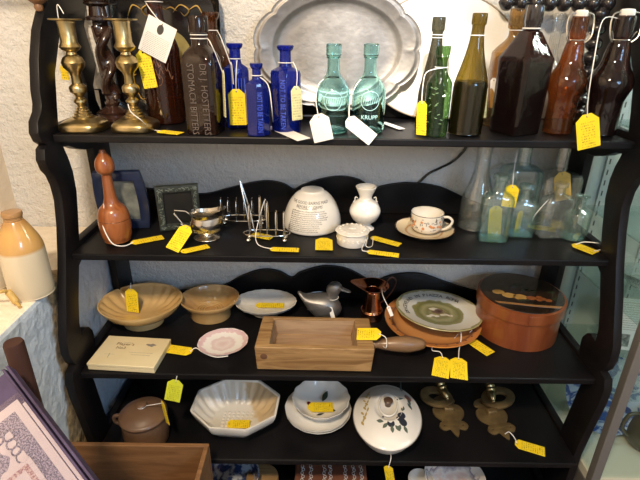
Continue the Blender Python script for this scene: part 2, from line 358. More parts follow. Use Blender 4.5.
# ------------------------------------------------------------------ tags and strings
def tagpoly(L, w):
    h = w/2; c = h*.55
    if w > .07: c = .0015; return [(-h, L), (-h, .0), (h, .0), (h, L)]
    return [(-h + .001, L), (-h, L - .001), (-h, c), (-h*.38, 0), (h*.38, 0), (h, c), (h, L - .001), (h - .001, L)]
def ring3(c, r, k=6): return [(c[0] + r*cos(2*pi*i/k), c[1] + r*sin(2*pi*i/k)) for i in range(k)]
def tag(lab, P0, P1, nrm, w=.042, m=None, strings=(), loops=(), sr=.0011, cat='price tag'):
    """card from its string hole at P0 to its far edge at P1, face towards nrm"""
    P0, P1, nrm = V(P0), V(P1), V(nrm)
    y = (P1 - P0); Lh = y.length; y.normalize(); z = (nrm - y*nrm.dot(y)).normalized(); x = y.cross(z)
    W = frame_of(P0, x, y, z)
    vs, fs = curve_geo([tagpoly(Lh, w), ring3((0, .006), .0022, 8)], extrude=.0004)
    o = M().add(vs, fs).build('price_tag', m or tagY, smooth=0); o.matrix_world = W
    label(o, lab, cat)
    if strings or loops:
        s = M(); hole = W @ V((0, .006, .001))
        for pts in strings:
            pts = [hole] + [V(p) for p in pts]
            if len(pts) > 2: pts = cr(pts, 6)
            s.tube(pts, sr, 6)
        for c, r in loops: s.torus(c, r, sr, 24, 6)
        s.build('string', stringm, o, W)
    return o
def flat(lab, z, a, b, w=.042, m=None, strings=(), tilt=(0, 0, 0), **k):
    """tag lying on a shelf: a = pixel of the holed end, b = pixel of the far end"""
    n = V((0, 0, 1)) + V(tilt); return tag(lab, onz(*a, z + .0035), onz(*b, z + .002), n, w, m, strings, **k)
def hang(lab, y, a, b, w=.042, m=None, strings=(), turn=0, dy=-.006, **k):
    """tag hanging in front of something at depth y"""
    return tag(lab, ony(*a, y), ony(*b, y + dy), (sin(turn), -cos(turn), .05), w, m, strings, **k)

def prof(px, s, H, sm=0):
    T = max(t for _, t in px); p = [(w*s, H*(1 - t/T)) for w, t in px]
    return cr(p, sm) if sm else p
def hollow(p, th=.003, floor_=.006):
    """closed outer profile (top to bottom) of an open vessel turned into a wall with an inside"""
    inner = [(max(r - th, .0005), z) for r, z in p if z > floor_]
    return inner[::-1] + p if False else ([(0, floor_ + .001)] + [q for q in inner[::-1]] + p + [(0, p[-1][1])])
# ================================================================== TOP SHELF
def candlestick(u, lab):
    c, s, H = spot(u, 134, 24, 18.5, Z1)
    c.x += .004; o = root('candlestick', lab, 'candlestick', c, (0, 0, R(2)))
    n = 8
    def sq(h, z, k=6):
        return [((abs(cos(a)/h)**k + abs(sin(a)/h)**k)**(-1/k)*cos(a), (abs(cos(a)/h)**k + abs(sin(a)/h)**k)**(-1/k)*sin(a), z) for a in [2*pi*i/48 for i in range(48)]]
    b = s*22
    M().loft([sq(b*.96, 0, 3.6), sq(b, .004, 3.6), sq(b, .013, 3.6), sq(b*.94, .018, 3.4), sq(b*.80, .023, 3), sq(b*.64, .027, 2.4), sq(b*.60, .029, 2)]).build('base', brass, o, smooth=35)
    px = [(0, 94), (0, 1)]
    stem = [(4.5, 33), (5, 36), (9, 39), (11, 44), (10, 49), (6, 54), (4.6, 58), (5, 66), (8, 69), (8.5, 71), (8.2, 75), (5, 78), (3.6, 81), (6.4, 84), (6.6, 86), (4, 89), (3.6, 91), (5.5, 92.5), (5.2, 94),
            (7, 95.5), (6.8, 97), (8.6, 98.5), (8.4, 100), (10.2, 101.5), (10, 103), (12, 104.5), (11.8, 106), (13.6, 108), (13.6, 110.5)]
    M().lathe([(w*s, H*(1 - t/117)) for w, t in stem], 40).build('stem', brass, o, smooth=35)
    sk = [(0, 26), (5.2, 26), (6.6, 3.5), (6.6, 1), (15, 1), (15.2, .2), (14, 0), (15.2, .6), (15, 1.4), (8.4, 2.6), (7.8, 6), (7.6, 23), (9, 26), (10, 28), (8, 31), (4.5, 33.3)]
    M().lathe([(w*s, H*(1 - t/117)) for w, t in sk], 40, cap1=True).build('candle_socket', brass, o, smooth=35)
    return c, s, H
cA = candlestick(84, 'brass candlestick with square foot, the one nearest the left end of the top shelf')
cB = candlestick(135, 'brass candlestick with square foot in front of the dark twisted column')
tag('yellow price tag hanging behind the stem of the leftmost brass candlestick', ony(63, 64, 1.22), ony(66, 80, 1.22), (-.6, -1, 0), .03, strings=[[ony(60, 30, 1.2), ony(57, 5, 1.19), cA[0] + V((0, 0, cA[2] + .01))]])
flat('yellow price tag lying on the top shelf right of the second brass candlestick', Z1, (158, 131), (181, 133.5), .03, strings=[[onz(151, 129, Z1+.004), ony(141, 120, 1.13), ony(131, 112, 1.13), ony(128, 104, 1.135)]])

# twisted dark column with turned foot and a rail across its top
c, s, H = spot(116, 124, 18, 8, Z1)
c.y = 1.29; s = vproj(c)[2]/F
o = root('twisted_column', 'dark barley twist wooden column on round turned foot behind the brass candlesticks', 'turned column', c)
H = .285
M().lathe([(.001, 0), (17*s, 0), (19*s, .006), (19*s, .014), (15*s, .02), (16*s, .026), (10*s, .032), (6*s, .04), (7*s, .046), (7*s, .05), (5*s, .056), (5*s, .06)], 36).build('foot', darkwood, o)
rings = []
for i in range(60):
    z = .058 + (H - .10)*i/59; ph = i/59*2.3*2*pi; q = 8.5*s*(1 if 3 < i < 56 else .8)
    rings.append([(q*(.78 + .26*cos(2*(a - ph*.5)))*cos(a) + .003*cos(ph), q*(.78 + .26*cos(2*(a - ph*.5)))*sin(a) + .003*sin(ph), z) for a in [2*pi*k/28 for k in range(28)]])
M().loft(rings).build('twist_shaft', darkwood, o, smooth=60)
M().lathe([(5*s, H-.045), (12*s, H-.04), (12*s, H-.034), (8*s, H-.03), (7*s, H-.01), (11*s, H-.004), (11*s, H)], 32).build('capital', darkwood, o)
M().box((-.024, -.02, H), (.024, .02, H + .05)).build('top_block', darkwood, o, bevel=.004)
M().tube(cr([(-.078, 0, H+.028), (-.026, 0, H+.028)], 4), .010, 14).tube([(.026, 0, H+.028), (.10, 0, H+.028), (.11, 0, H+.028), (.235, 0, H+.028)], [.009, .012, .013, .010], 14).build('cross_rail', darkwood, o)

# painted black tray leaning on the wall
def rrect(w, h, r, n=6, cx=0, cy=0):
    out = []
    for qx, qy, a0 in ((w/2 - r, h/2 - r, 0), (-w/2 + r, h/2 - r, 90), (-w/2 + r, -h/2 + r, 180), (w/2 - r, -h/2 + r, 270)):
        for i in range(n + 1):
            a = R(a0 + 90*i/n); out.append((cx + qx + r*cos(a), cy + qy + r*sin(a)))
    return out
def curl(pts, w): # a brush stroke that thickens in its middle
    P = cr(pts, 6); n = len(P); return P, [w*(.25 + .75*sin(pi*i/(n-1))) for i in range(n)]
tw, th = .285, .33
o = root('painted_tray', 'black lacquered tray with gold scrolls and an olive oval leaning behind the amber bottles', 'tray', (-.468, 1.372, Z1 + .002), (pi/2 - R(4), 0, 0))
M().loft([[(x, y, z) for x, y in rrect(tw + e, th + e, .045, cy=th/2)] for e, z in ((-.03, 0), (-.03, .003), (.0, .022), (.008, .024), (.004, .018), (-.03, -.001))], cap0=True, cap1=True).build('tray_body', blackm, o)
M().prism([(.062*cos(2*pi*i/40), .155 + .062*sin(2*pi*i/40)*1.1) for i in range(40)], .003, .0042).build('painted_oval', mat('olive_gold_paint', (.20, .17, .06), .35, c2=(.34, .27, .08), scale=18), o)
g = M()
for mx in (-1, 1):
    for my, y0 in ((1, .265), (-1, .06)):
        for q in ([(.02, 0), (.04, .018), (.062, .006), (.05, -.008), (.040, .002)], [(.062, .006), (.085, .016), (.10, -.01)], [(.10, -.012), (.108, -.04), (.095, -.05)], [(.0, .006), (.015, .012), (.03, .004)]):
            P, W_ = curl([(mx*a, y0 + my*b, .0045) for a, b in q], .0019); g.tube(P, W_, 6)
g.build('gold_scrolls', goldm, o)

# tall brown bottle with the white card
def bottle(name, lab, cat, u, vb, hw, vt, z, px, m, sm=4, sx=1, sy=1, rot=0, n=40, fl=None, y=None, th=0):
    c, s, H = spot(u, vb, hw, vt, z)
    if y: pass
    p = prof(px, s, H, sm)
    if p[-1][0] > 1e-4: p.append((0, p[-1][1]))
    o = M().lathe(p[::-1], n, sx=sx, sy=sy, fl=fl).build(name, m, loc=c, rot=(0, 0, rot), smooth=38)
    label(o, lab, cat); return o, c, s, H
RB = lambda a, z, k=5: 1/((abs(cos(a))**k + abs(sin(a))**k)**(1/k))
bt, c, s, H = bottle('glass_bottle', 'tall dark amber embossed bottle with a white card tied to its neck', 'bottle', 168, 125, 18.5, -20, Z1,
    [(8, 0), (9, 1), (9, 7), (7.5, 9), (7.3, 34), (9, 42), (14, 52), (18, 64), (18.8, 75), (18.8, 138), (17.5, 143), (16, 145), (0, 145)], glass('warm_brown_glass', (.40, .13, .05), (.03, .010, .006), .06, .3, .12, (.12, .04, .018)))
e = M()
for k in range(22):   # raised embossed flourishes on the shoulder
    a = -pi/2 + (random.random() - .5)*1.5; zz = H*(.36 + .24*random.random()); r = 18.9*s
    P = [(r*cos(a + d*.12), r*sin(a + d*.12), zz + .012*sin(d*2.2 + k)) for d in (-1, -.5, 0, .5, 1)]; e.tube(cr(P, 3), .0009, 5)
e.torus((0, -18.6*s, H*.33), .014, .0009, 20, 5, T=XF((0, -18.6*s, H*.33), (pi/2, 0, 0)) @ XF((0, 18.6*s, -H*.33)))
e.build('embossing', mat('glass_relief', (.20, .09, .05), .12, coat=1), bt)
M().lathe([(.0, .003), (17.6*s, .003), (17.6*s, .012), (0, .013)], 32).build('bottle_base', G_amber, bt)
yb = c.y - 18.8*s - .004
nk = (c.x, c.y, Z1 + H*.86)
tc = tag('white printed card with an oval portrait tied to the tall amber bottle', ony(163, 22, yb - .017), ony(152, 56, yb - .012), (-.05, -1, .1), .072, whitetag, loops=[(nk, 8*s)], strings=[[ony(150, 9, yb), (c.x - 8*s, c.y, Z1 + H*.86)]], cat='card')
M().prism([(.008*cos(2*pi*i/24) , .019 + .0115*sin(2*pi*i/24)) for i in range(24)], .0004, .0008).build('portrait_medallion', inkm, tc)
g = M(); random.seed(3)
for k in range(13):
    y = .036 + k*.0040; x = -.030
    while x < .029:
        w = .002 + .004*random.random(); g.box((x, y, .0004), (min(x + w, .030), y + .0009, .0007)); x += w + .0012
g.build('printed_lines', greyink, tc, smooth=0)
hang('yellow price tag hanging below the white card on the tall amber bottle', yb - .004, (142, 50), (151, 88), .033, turn=.2)

# bitters bottle, square, lettered
c, s, H = spot(207, 135, 16.5, 15.5, Z1)
k0 = 5
sq = lambda h, z, k: [((abs(cos(a))**k + abs(sin(a))**k)**(-1/k)*h*cos(a), (abs(cos(a))**k + abs(sin(a))**k)**(-1/k)*h*sin(a), z) for a in [2*pi*i/56 for i in range(56)]]
def zt(t): return H*(1 - t/120)
o = root('bitters_bottle', 'square dark brown bitters bottle with raised lettering beside the tall amber bottle', 'bottle', c, (0, 0, R(-7)))
w = 16*s
M().loft([sq(w*.97, 0, 9), sq(w, .003, 9), sq(w, zt(48), 9), sq(w*.97, zt(42), 7), sq(w*.85, zt(36), 5), sq(w*.62, zt(31), 3), sq(w*.50, zt(28), 2), sq(w*.48, zt(20), 2), sq(w*.48, zt(17), 2),
          sq(w*.58, zt(16), 2), sq(w*.60, zt(2), 2), sq(w*.55, zt(0), 2)]).build('bottle_body', G_brown, o, smooth=38)
M().loft([sq(w*.93, .004, 9), sq(w*.93, zt(50), 9), sq(w*.7, zt(40), 4)]).build('contents', liquid, o)
relief = mat('raised_glass_letters', (.075, .055, .05), .12, coat=1)
for txt, xx in (('STOMACH BITTERS', -.36), ('DR J. HOSTETTERS', .42)):
    vs, fs = curve_geo(text=txt, size=.0225, extrude=.0006)
    wd = max(v.x for v in vs) - min(v.x for v in vs); kx = .158/wd
    T = Matrix.Translation(V((w*xx, -w*1.0 - .0002, zt(83)))) @ Matrix(((0, 1, 0, 0), (0, 0, -1, 0), (-1, 0, 0, 0), (0, 0, 0, 1))) @ Matrix.Diagonal((kx, 1, 1, 1))
    M().add(vs, fs, T).build('raised_lettering', relief, o, smooth=0)
ck = c + V((0, 0, zt(22)))
tag('slim pale tag hanging edge on between the bitters bottle and the tall cobalt bottle', ony(223, 70, 1.15), ony(225, 117, 1.145), (-.95, -.35, 0), .03, tagP, loops=[(tuple(ck), w*.5), (tuple(ck + V((0, 0, .008))), w*.5)],
    strings=[[ony(216, 55, 1.13), ony(210, 42, 1.12), ck + V((w*.5, 0, 0))]])
bt, c, s, H = bottle('glass_bottle', 'amber bottle with flared lip standing half hidden behind the bitters bottle', 'bottle', 219, 121, 17, 12, Z1,
    [(7, 0), (8, 1), (7.5, 5), (5.5, 9), (5.5, 22), (8, 28), (14, 38), (17, 50), (17, 105), (16, 109), (0, 109)], G_amber)
bt.location.y -= .012; c.y -= .012
tag('white string tag tied round the neck of the half hidden amber bottle', ony(231, 62, 1.19), ony(233, 84, 1.19), (-.95, -.3, 0), .026, whitetag, loops=[((c.x, c.y, Z1 + H*.84), 5.8*s)], strings=[[ony(221, 38, 1.2), (c.x + 5*s, c.y, Z1 + H*.84)]])

# cobalt bottles
def cobalt(lab, u, vb, hw, vt, neck, T_, rot, word=None):
    c, s, H = spot(u, vb, hw, vt, Z1)
    a_ = hw*s; oc = lambda h, z, k=1.28: [(1/max(abs(cos(a))/h, abs(sin(a))/(h*.8), (abs(cos(a))/h + abs(sin(a))/(h*.8))/k)*cos(a), 1/max(abs(cos(a))/h, abs(sin(a))/(h*.8), (abs(cos(a))/h + abs(sin(a))/(h*.8))/k)*sin(a), z) for a in [2*pi*i/64 for i in range(64)]]
    ci = lambda r, z: [(r*cos(2*pi*i/64), r*sin(2*pi*i/64), z) for i in range(64)]
    t = lambda q: H*(1 - q/T_)
    o = M().loft([oc(a_*.96, 0), oc(a_, .003), oc(a_, t(neck + 7)), oc(a_*.93, t(neck + 4)), ci(neck*.30*s, t(neck)), ci(neck*.27*s, t(neck - 3)), ci(neck*.26*s, t(6)), ci(neck*.36*s, t(4)), ci(neck*.40*s, t(1)), ci(neck*.36*s, 0 + H)]).build('cobalt_bottle', G_cobalt, loc=c, rot=(0, 0, rot), smooth=25)
    label(o, lab, 'bottle')
    M().loft([oc(a_*.9, .003), oc(a_*.9, .016)]).build('bottle_base', G_cobalt, o)
    r = mat('cobalt_relief', (.05, .10, .60), .1, coat=1) if 'cobalt_relief' not in MATS else MATS['cobalt_relief']
    if word:
        vs, fs = curve_geo(text=word, size=.017, extrude=.0006); wd = max(v.x for v in vs) - min(v.x for v in vs)
        Tm = Matrix.Translation(V((0, -a_*.8 - .0002, t((neck + T_)/2 + 4)))) @ Matrix(((0, 1, 0, 0), (0, 0, -1, 0), (-1, 0, 0, 0), (0, 0, 0, 1))) @ Matrix.Diagonal(((H*(1 - (neck + 16)/T_))*.98/wd, 1, 1, 1))
        M().add(vs, fs, Tm).build('raised_lettering', r, o, smooth=0)
    else:
        g = M()
        for x in (-.5, -.25, 0, .25, .5): g.tube([(x*a_, -a_*.8, .02), (x*a_, -a_*.8, t(neck + 14))], .0012, 6)
        g.build('raised_ribs', r, o)
    return c, s, H, neck*.28*s, t
cb1 = cobalt('cobalt blue chemist bottle with a yellow tag on its front', 239, 129, 12, 43, 20, 86, .35)
cb2 = cobalt('smallest cobalt blue bottle, between the two taller cobalt ones', 259, 137, 11.5, 63, 16, 74, .3, 'NOT TO BE TAKEN')
cb3 = cobalt('tallest cobalt blue bottle, standing rightmost of the three and nearest the pewter platter', 286.5, 134, 14.5, 45, 21, 89, -.2, 'NOT TO BE TAKEN')
def neckpt(cb, q): return (cb[0].x, cb[0].y, Z1 + cb[4](q))
hang('yellow price tag on the front of the cobalt bottle left of the smallest one', cb1[0].y - .036, (236, 89), (238.5, 125), .041, loops=[(neckpt(cb1, 15), cb1[3]*1.15)], strings=[[ony(236, 75, cb1[0].y - .03), ony(237, 60, cb1[0].y - .012)]])
flat('white reverse of a tag curling on the shelf under the smallest cobalt bottle', Z1, (272, 126), (304, 139.5), .034, whitetag, loops=[(neckpt(cb2, 12), cb2[3]*1.2)], strings=[[ony(272, 110, 1.11), ony(268, 85, cb2[0].y - .02), neckpt(cb2, 12)]], tilt=(.1, -.35, 0))
hang('pale yellow tag on the right side of the tallest cobalt bottle', cb3[0].y - .036, (296, 86), (297.5, 120), .036, tagP, turn=.9, loops=[(neckpt(cb3, 17), cb3[3]*1.2)], strings=[[ony(297, 72, cb3[0].y - .03), ony(293, 62, cb3[0].y - .012)]])

# pewter platter on its stand
pc = ony(337, 50, 1.375); pa = (ony(418, 50, 1.375).x - ony(256, 50, 1.375).x)/2; pb = pa*.715
def pring(f, z, sc=0):
    out = []
    for i in range(200):
        a = 2*pi*i/200
        w_ = 1 + sc*(.05*abs(sin(a*5))**.55 - .035 + .012*cos(2*a))
        out.append((pa*f*w_*cos(a), pb*f*w_*sin(a), z))
    return out
po = root('pewter_platter', 'large oval pewter platter with scalloped rim standing against the wall', 'platter', (pc.x, 1.352, Z1 - .010 + .0), (pi/2 - R(3), 0, 0))
PZ = pc.z - Z1 + .012
pm = M(); RG = [pring(.02, .001), pring(.60, .001), pring(.70, .002), pring(.745, .005), pring(.775, .011), pring(.80, .0125), pring(.90, .014, .8), pring(.925, .0165, 1), pring(.945, .0165, 1), pring(.955, .0150, 1), pring(.985, .0155, 1), pring(1.0, .0165, 1), pring(1.008, .013, 1), pring(.98, .011, 1), pring(.80, .008), pring(.72, -.001), pring(.02, -.002)]
pm.loft(RG, T=XF((0, PZ, 0)))
pm.build('platter_body', pewter, po, smooth=50)
so = root('plate_stand', 'small black curled stand holding up the pewter platter', 'plate stand', (pc.x, 1.33, Z1))
g = M()
for sx in (-.10, .09):
    g.tube(cr([(sx, -.03, .045), (sx, -.048, .030), (sx, -.035, .008), (sx, 0, .008), (sx, .045, .010), (sx, .055, .12)], 5), .0055, 10)
g.tube([(-.10, .02, .009), (.09, .02, .009)], .005, 8)
g.build('wire_frame', shelfblack, so)

# aqua bottles
aq = [(5.6, 0), (6.8, 1), (6.8, 11), (5.8, 12), (6.6, 13.5), (5.6, 15.5), (5.8, 26), (7, 31), (11, 37), (14.4, 44), (15.5, 52), (15.5, 84), (14.5, 89), (13, 91), (0, 91)]
for u, vb, vt, lab, word in ((332, 134.5, 43.5, 'aqua beer bottle on the left of the aqua pair in front of the pewter platter', None), (367, 134.5, 43.5, 'aqua beer bottle on the right of the aqua pair in front of the pewter platter', 'KRUPP')):
    bt, c, s, H = bottle('aqua_bottle', lab, 'bottle', u, vb, 15.5, vt, Z1, [(a*1.08, b) for a, b in aq], R_aqua, n=44); wallof(bt, .0032)
    M().lathe([(0, .0034), (12.6*s, .0034), (13.2*s, .008), (11*s, .012), (0, .015)], 36).build('bottle_base', G_aqua, bt)
    rl = MATS.get('aqua_relief') or mat('aqua_relief', (.45, .75, .74), .1, coat=1)
    g = M(); r = 16.9*s
    g.tube([(r*sin(.55*cos(t)), -r*cos(.55*cos(t)), H*.39 + .022*sin(t)) for t in [2*pi*i/24 for i in range(24)]], .0007, 5, closed=True)
    for k in range(7): a = -.4 + .13*k; g.tube([(r*sin(a), -r*cos(a), H*.39 - .006), (r*sin(a + .05), -r*cos(a + .05), H*.39 + .006)], .0007, 5)
    if word:
        vs, fs = curve_geo(text=word, size=.014, extrude=.0005)
        g.add([(r*sin(v.x/r), -r*cos(v.x/r) - v.z, H*.2 + v.y) for v in vs], fs)
    g.build('embossing', rl, bt)
    ny = (c.x, c.y, Z1 + H*.63)
    if u < 350: hang('white tag with yellow edge hanging in front of the left aqua bottle', 1.114, (318, 114), (324, 141), .046, whitetag, loops=[(ny, 6.2*s)], strings=[[ony(316, 100, c.y - .04), ony(319, 84, c.y - .03), (c.x - 6*s, c.y, ny[2])]], dy=-.008)
    else: hang('white tag swinging in front of the right aqua bottle', 1.112, (347, 119), (373, 140), .032, whitetag, loops=[(ny, 6.2*s)], strings=[[ony(350, 100, c.y - .04), ony(357, 84, c.y - .03), (c.x - 6*s, c.y, ny[2])]], dy=-.006)
flat('white tag lying on the shelf right of the aqua pair', Z1, (382, 122), (402, 129), .02, whitetag)

# round white plate brightly lit behind the green bottles
wp = root('white_platter', 'very large plain white oval platter standing behind the green and olive bottles', 'platter', (ony(441, 40, 1.385).x, 1.372, Z1 + .003), (pi/2 - R(3), 0, 0))
el = lambda f_, z: [(.205*f_*cos(2*pi*i/72), .160 + .160*f_*sin(2*pi*i/72), z) for i in range(72)]
M().loft([el(.02, .002), el(.68, .002), el(.74, .008), el(.97, .012), el(1.0, .012), el(1.0, .009), el(.75, .003), el(.7, -.001), el(.02, -.001)]).build('platter_body', mat('plain_white_glaze', (.86, .85, .82), .35, coat=.2), wp)
M().tube([(.205*cos(2*pi*i/72), .160 + .160*sin(2*pi*i/72), .0125) for i in range(72)], .0022, 8, closed=True).build('tan_rim_line', mat('tan_rim', (.35, .28, .20), .5), wp)

# green and olive bottles
bt, c, s, H = bottle('green_bottle', 'small green embossed bottle with a yellow tag at its left side', 'bottle', 434, 137, 12.3, 45.5, Z1,
    [(6, 0), (7, 1), (7, 8), (6.2, 9), (6.8, 11), (5.4, 14), (5.4, 22), (7, 27), (11, 34), (12.3, 42), (12.3, 86), (11, 90), (0, 91)], G_green)
g = M(); r = 12.4*s; random.seed(5)
for k in range(26):
    a = (random.random() - .5)*1.8; z = H*(.15 + .42*random.random()); g.tube([(r*sin(a - .1), -r*cos(a - .1), z), (r*sin(a + .1), -r*cos(a + .1), z + .008*(random.random() - .3))], .0008, 5)
g.build('embossing', mat('green_relief', (.18, .30, .14), .1, coat=1), bt)
hang('bright yellow tag hanging edge on at the left side of the small green bottle', c.y - .02, (422, 101), (421, 135), .030, turn=-.9, loops=[((c.x, c.y, Z1 + H*.77), 6*s)], strings=[[ony(423, 85, c.y - .02), ony(427, 72, c.y - .015), (c.x, c.y - 6*s, Z1 + H*.77)]])
bt, c, s, H = bottle('glass_bottle', 'smoky dark tapering bottle standing behind the small green bottle', 'bottle', 428, 129, 13, 17, Z1,
    [(5.2, 0), (6.2, 1), (6.2, 12), (5, 15), (5.4, 24), (7, 38), (10, 56), (13, 74), (13.5, 84), (13.5, 108), (12, 112), (0, 112)], G_smoke)
tag('white string tag wound twice on the neck of the smoky dark bottle', ony(447, 56, 1.24), ony(445, 92, 1.24), (-.97, -.2, 0), .03, whitetag, loops=[((c.x, c.y, Z1 + H*.85), 5.5*s), ((c.x, c.y, Z1 + H*.825), 5.8*s)], strings=[[(c.x + 10*s, c.y - .01, Z1 + H*.7), (c.x + 5.5*s, c.y, Z1 + H*.85)]])
bt, c, s, H = bottle('olive_bottle', 'tall olive green bottle with rounded shoulders, right of the small green bottle', 'bottle', 464, 137, 16.5, 13, Z1,
    [(6, 0), (7, 1), (7, 10), (6, 12), (6.2, 20), (8, 34), (11.5, 50), (15.5, 66), (16.6, 76), (16.6, 118), (15.5, 122), (0, 124)], G_olive)
M().lathe([(0, .005), (15.4*s, .005), (15.6*s, H*.42), (14*s, H*.46), (0, H*.46)], 36).build('contents', mat('olive_contents', (.012, .013, .007), .3), bt)
tag('pale tag seen behind the right side of the tall olive bottle', ony(484, 85, 1.26), ony(482, 118, 1.25), (.5, -1, 0), .028, tagP, loops=[((c.x, c.y, Z1 + H*.83), 6.6*s)], strings=[[(c.x + 8*s, c.y + .01, Z1 + H*.75), (c.x + 6.4*s, c.y, Z1 + H*.83)]])

# honey bottle behind and the big square shouldered one
bt, c, s, H = bottle('glass_bottle', 'honey coloured bottle standing behind the big black square bottle', 'bottle', 500, 128, 18, 9, Z1,
    [(6, 0), (7.5, 1), (7.5, 17), (6, 19), (6, 26), (9, 31), (17, 40), (19, 50), (19, 113), (17, 118), (0, 119)], G_honey)
tag('white string and tag looped on the neck of the honey coloured bottle', ony(494, 78, 1.28), ony(493, 108, 1.28), (-.9, -.4, 0), .024, whitetag, loops=[((c.x, c.y, Z1 + H*.83), 6.4*s)])
c, s, H = spot(517, 137.5, 27, 5, Z1)
hwb = 18.8*s; c.x -= .010
def sq4(h, z, k=7): return [((abs(cos(a))**k + abs(sin(a))**k)**(-1/k)*h*cos(a), (abs(cos(a))**k + abs(sin(a))**k)**(-1/k)*h*sin(a), z) for a in [2*pi*i/64 for i in range(64)]]
t = lambda q: H*(1 - q/133)
o = root('square_bottle', 'big near black square bottle with pyramid shoulders, largest on the top shelf', 'bottle', c, (0, 0, R(24)))
M().loft([sq4(hwb*.93, 0, 14), sq4(hwb*.95, .003, 14), sq4(hwb, t(62), 14), sq4(hwb*1.02, t(52), 14), sq4(hwb*.98, t(50), 10), sq4(hwb*.44, t(26), 5), sq4(hwb*.36, t(24), 2), sq4(hwb*.36, t(22), 2)], cap1=True).build('bottle_body', G_black, o, smooth=30)
M().loft([sq4(hwb*.88, .004, 14), sq4(hwb*.93, t(62), 14), sq4(hwb*.93, t(56), 14)]).build('contents', liquid, o)
M().lathe([(hwb*.40, t(24)), (hwb*.42, t(18)), (hwb*.46, t(17)), (hwb*.46, t(3)), (hwb*.42, t(0)), (0, t(0))], 36, fl=lambda a, z: 1 + .05*cos(a*12)).build('ribbed_cap', mat('dark_cap', (.03, .025, .025), .2, coat=.6), o)
M().torus((0, 0, t(22.5)), hwb*.42, .0016, 28, 8).build('neck_string', stringm, o)

# swing-top bottles
def swing(u, vb, hw, vt, lab, m, contents=True):
    c, s, H = spot(u, vb, hw, vt, Z1)
    px = [(6.2, 6), (7.6, 7), (8, 24), (7.2, 28), (8.4, 33), (10, 43), (10.6, 48), (12.4, 54), (15.6, 61), (17.8, 68), (17.4, 75), (15.0, 84), (13.8, 92), (14.0, 114), (14.0, 121), (12.8, 124), (0, 125)]
    k = hw/15.5; p = prof([(a*k, b) for a, b in px], s, H*119/125, 4)
    zf = lambda q: H*119/125*(1 - (q - 6)/119) if False else H*(1 - q/125)
    p = cr([(a*k*s, zf(b)) for a, b in px], 4)
    o = root('swing_top_bottle', lab, 'bottle', c)
    M().lathe(p[::-1], 44).build('bottle_body', m, o, smooth=40)
    if contents: M().lathe([(0, .003)] + [(13.0*k*s, .004), (13.2*k*s, zf(90)), (15*k*s, zf(72)), (13*k*s, zf(60)), (0, zf(59))], 36).build('contents', liquid, o)
    M().lathe([(0, zf(6.5)), (5.2*s*k, zf(6.5)), (5.8*s*k, zf(4.5)), (5.6*s*k, zf(.5)), (4.6*s*k, zf(-.5)), (0, zf(-1))], 28).build('porcelain_stopper', whitech, o)
    g = M(); r = 8*k*s; zt_ = zf(2.5); zr = zf(28)
    g.torus((0, 0, zr), 7.0*k*s, .0013, 28, 6)
    for sx in (-1, 1):
        g.tube(cr([(sx*4.5*k*s, -.002, zt_), (sx*10.5*k*s, -.003, zt_ - .003), (sx*12.4*k*s, -.005, zf(12)), (sx*11.6*k*s, -.010, zf(24)), (sx*8*k*s, -.006, zf(30))], 5), .0018, 7)
        g.tube(cr([(sx*7*k*s, -.004, zr), (sx*9*k*s, -.006, zf(22)), (sx*10.4*k*s, -.007, zf(20))], 4), .0011, 7)
    g.build('wire_bail', wirem, o)
    g = M(); rr = 15.0*k*s; random.seed(int(u))
    for q in range(10):
        a = (random.random() - .5)*1.1; z = zf(96 + 12*random.random()); g.tube([(rr*sin(a - .12), -rr*cos(a - .12), z), (rr*sin(a), -rr*cos(a), z + .006), (rr*sin(a + .12), -rr*cos(a + .12), z - .004)], .0010, 5)
    g.build('embossing', m, o)
    return c, s, H
swing(556, 136, 15.5, 10.5, 'amber swing top bottle with white porcelain stopper', G_amber, False)
w2 = swing(597, 138, 18, 9.5, 'near black swing top bottle with porcelain stopper and yellow tag', G_black)
hang('yellow price tag hanging over the top shelf edge from the near black swing top bottle', 1.100, (587, 114), (589, 148), .052, strings=[[ony(588, 100, 1.09), ony(594, 60, 1.09), ony(603, 20, w2[0].y - .02), (w2[0].x - .012, w2[0].y, Z1 + w2[2]*.93)]])
bt, c, s, H = bottle('clear_bottle', 'pale clear bottle neck showing between the black square bottle and the amber swing top', 'bottle', 538, 126, 11, 13, Z1,
    [(5, 0), (6, 1), (6, 6), (5, 8), (5, 36), (8, 46), (11, 56), (11, 108), (0, 112)], G_clear)

# bobbin turned frame at the right end
c = onz(588, 130, Z1); c.y = 1.335; c.x = ony(592, 70, 1.335).x - .012
o = root('bobbin_frame', 'dark bobbin turned wooden post and rail behind the swing top bottles', 'turned wood frame', (c.x, c.y, Z1))
bobm = mat('blackened_bobbin_wood', (.016, .014, .016), .25, coat=.4)
pr_ = [(0, 0)]
for k in range(8):
    z0 = .012 + k*.035; pr_ += [(.008, z0 - .012 if k == 0 else z0), (.019, z0 + .009), (.021, z0 + .0175), (.019, z0 + .026), (.008, z0 + .035)]
pr_[1] = (.02, 0)
M().lathe(cr(pr_, 3) + [(.0, .292)], 26).build('bobbin_post', bobm, o)
M().lathe(cr([(0, 0)] + [q for k in range(8) for q in ((.008, k*.036 + .001), (.018, k*.036 + .010), (.020, k*.036 + .018), (.018, k*.036 + .027), (.008, k*.036 + .0355))] + [(0, .292)], 3), 26, T=XF((.03, 0, .298), (0, -pi/2, 0))).build('bobbin_rail', bobm, o)
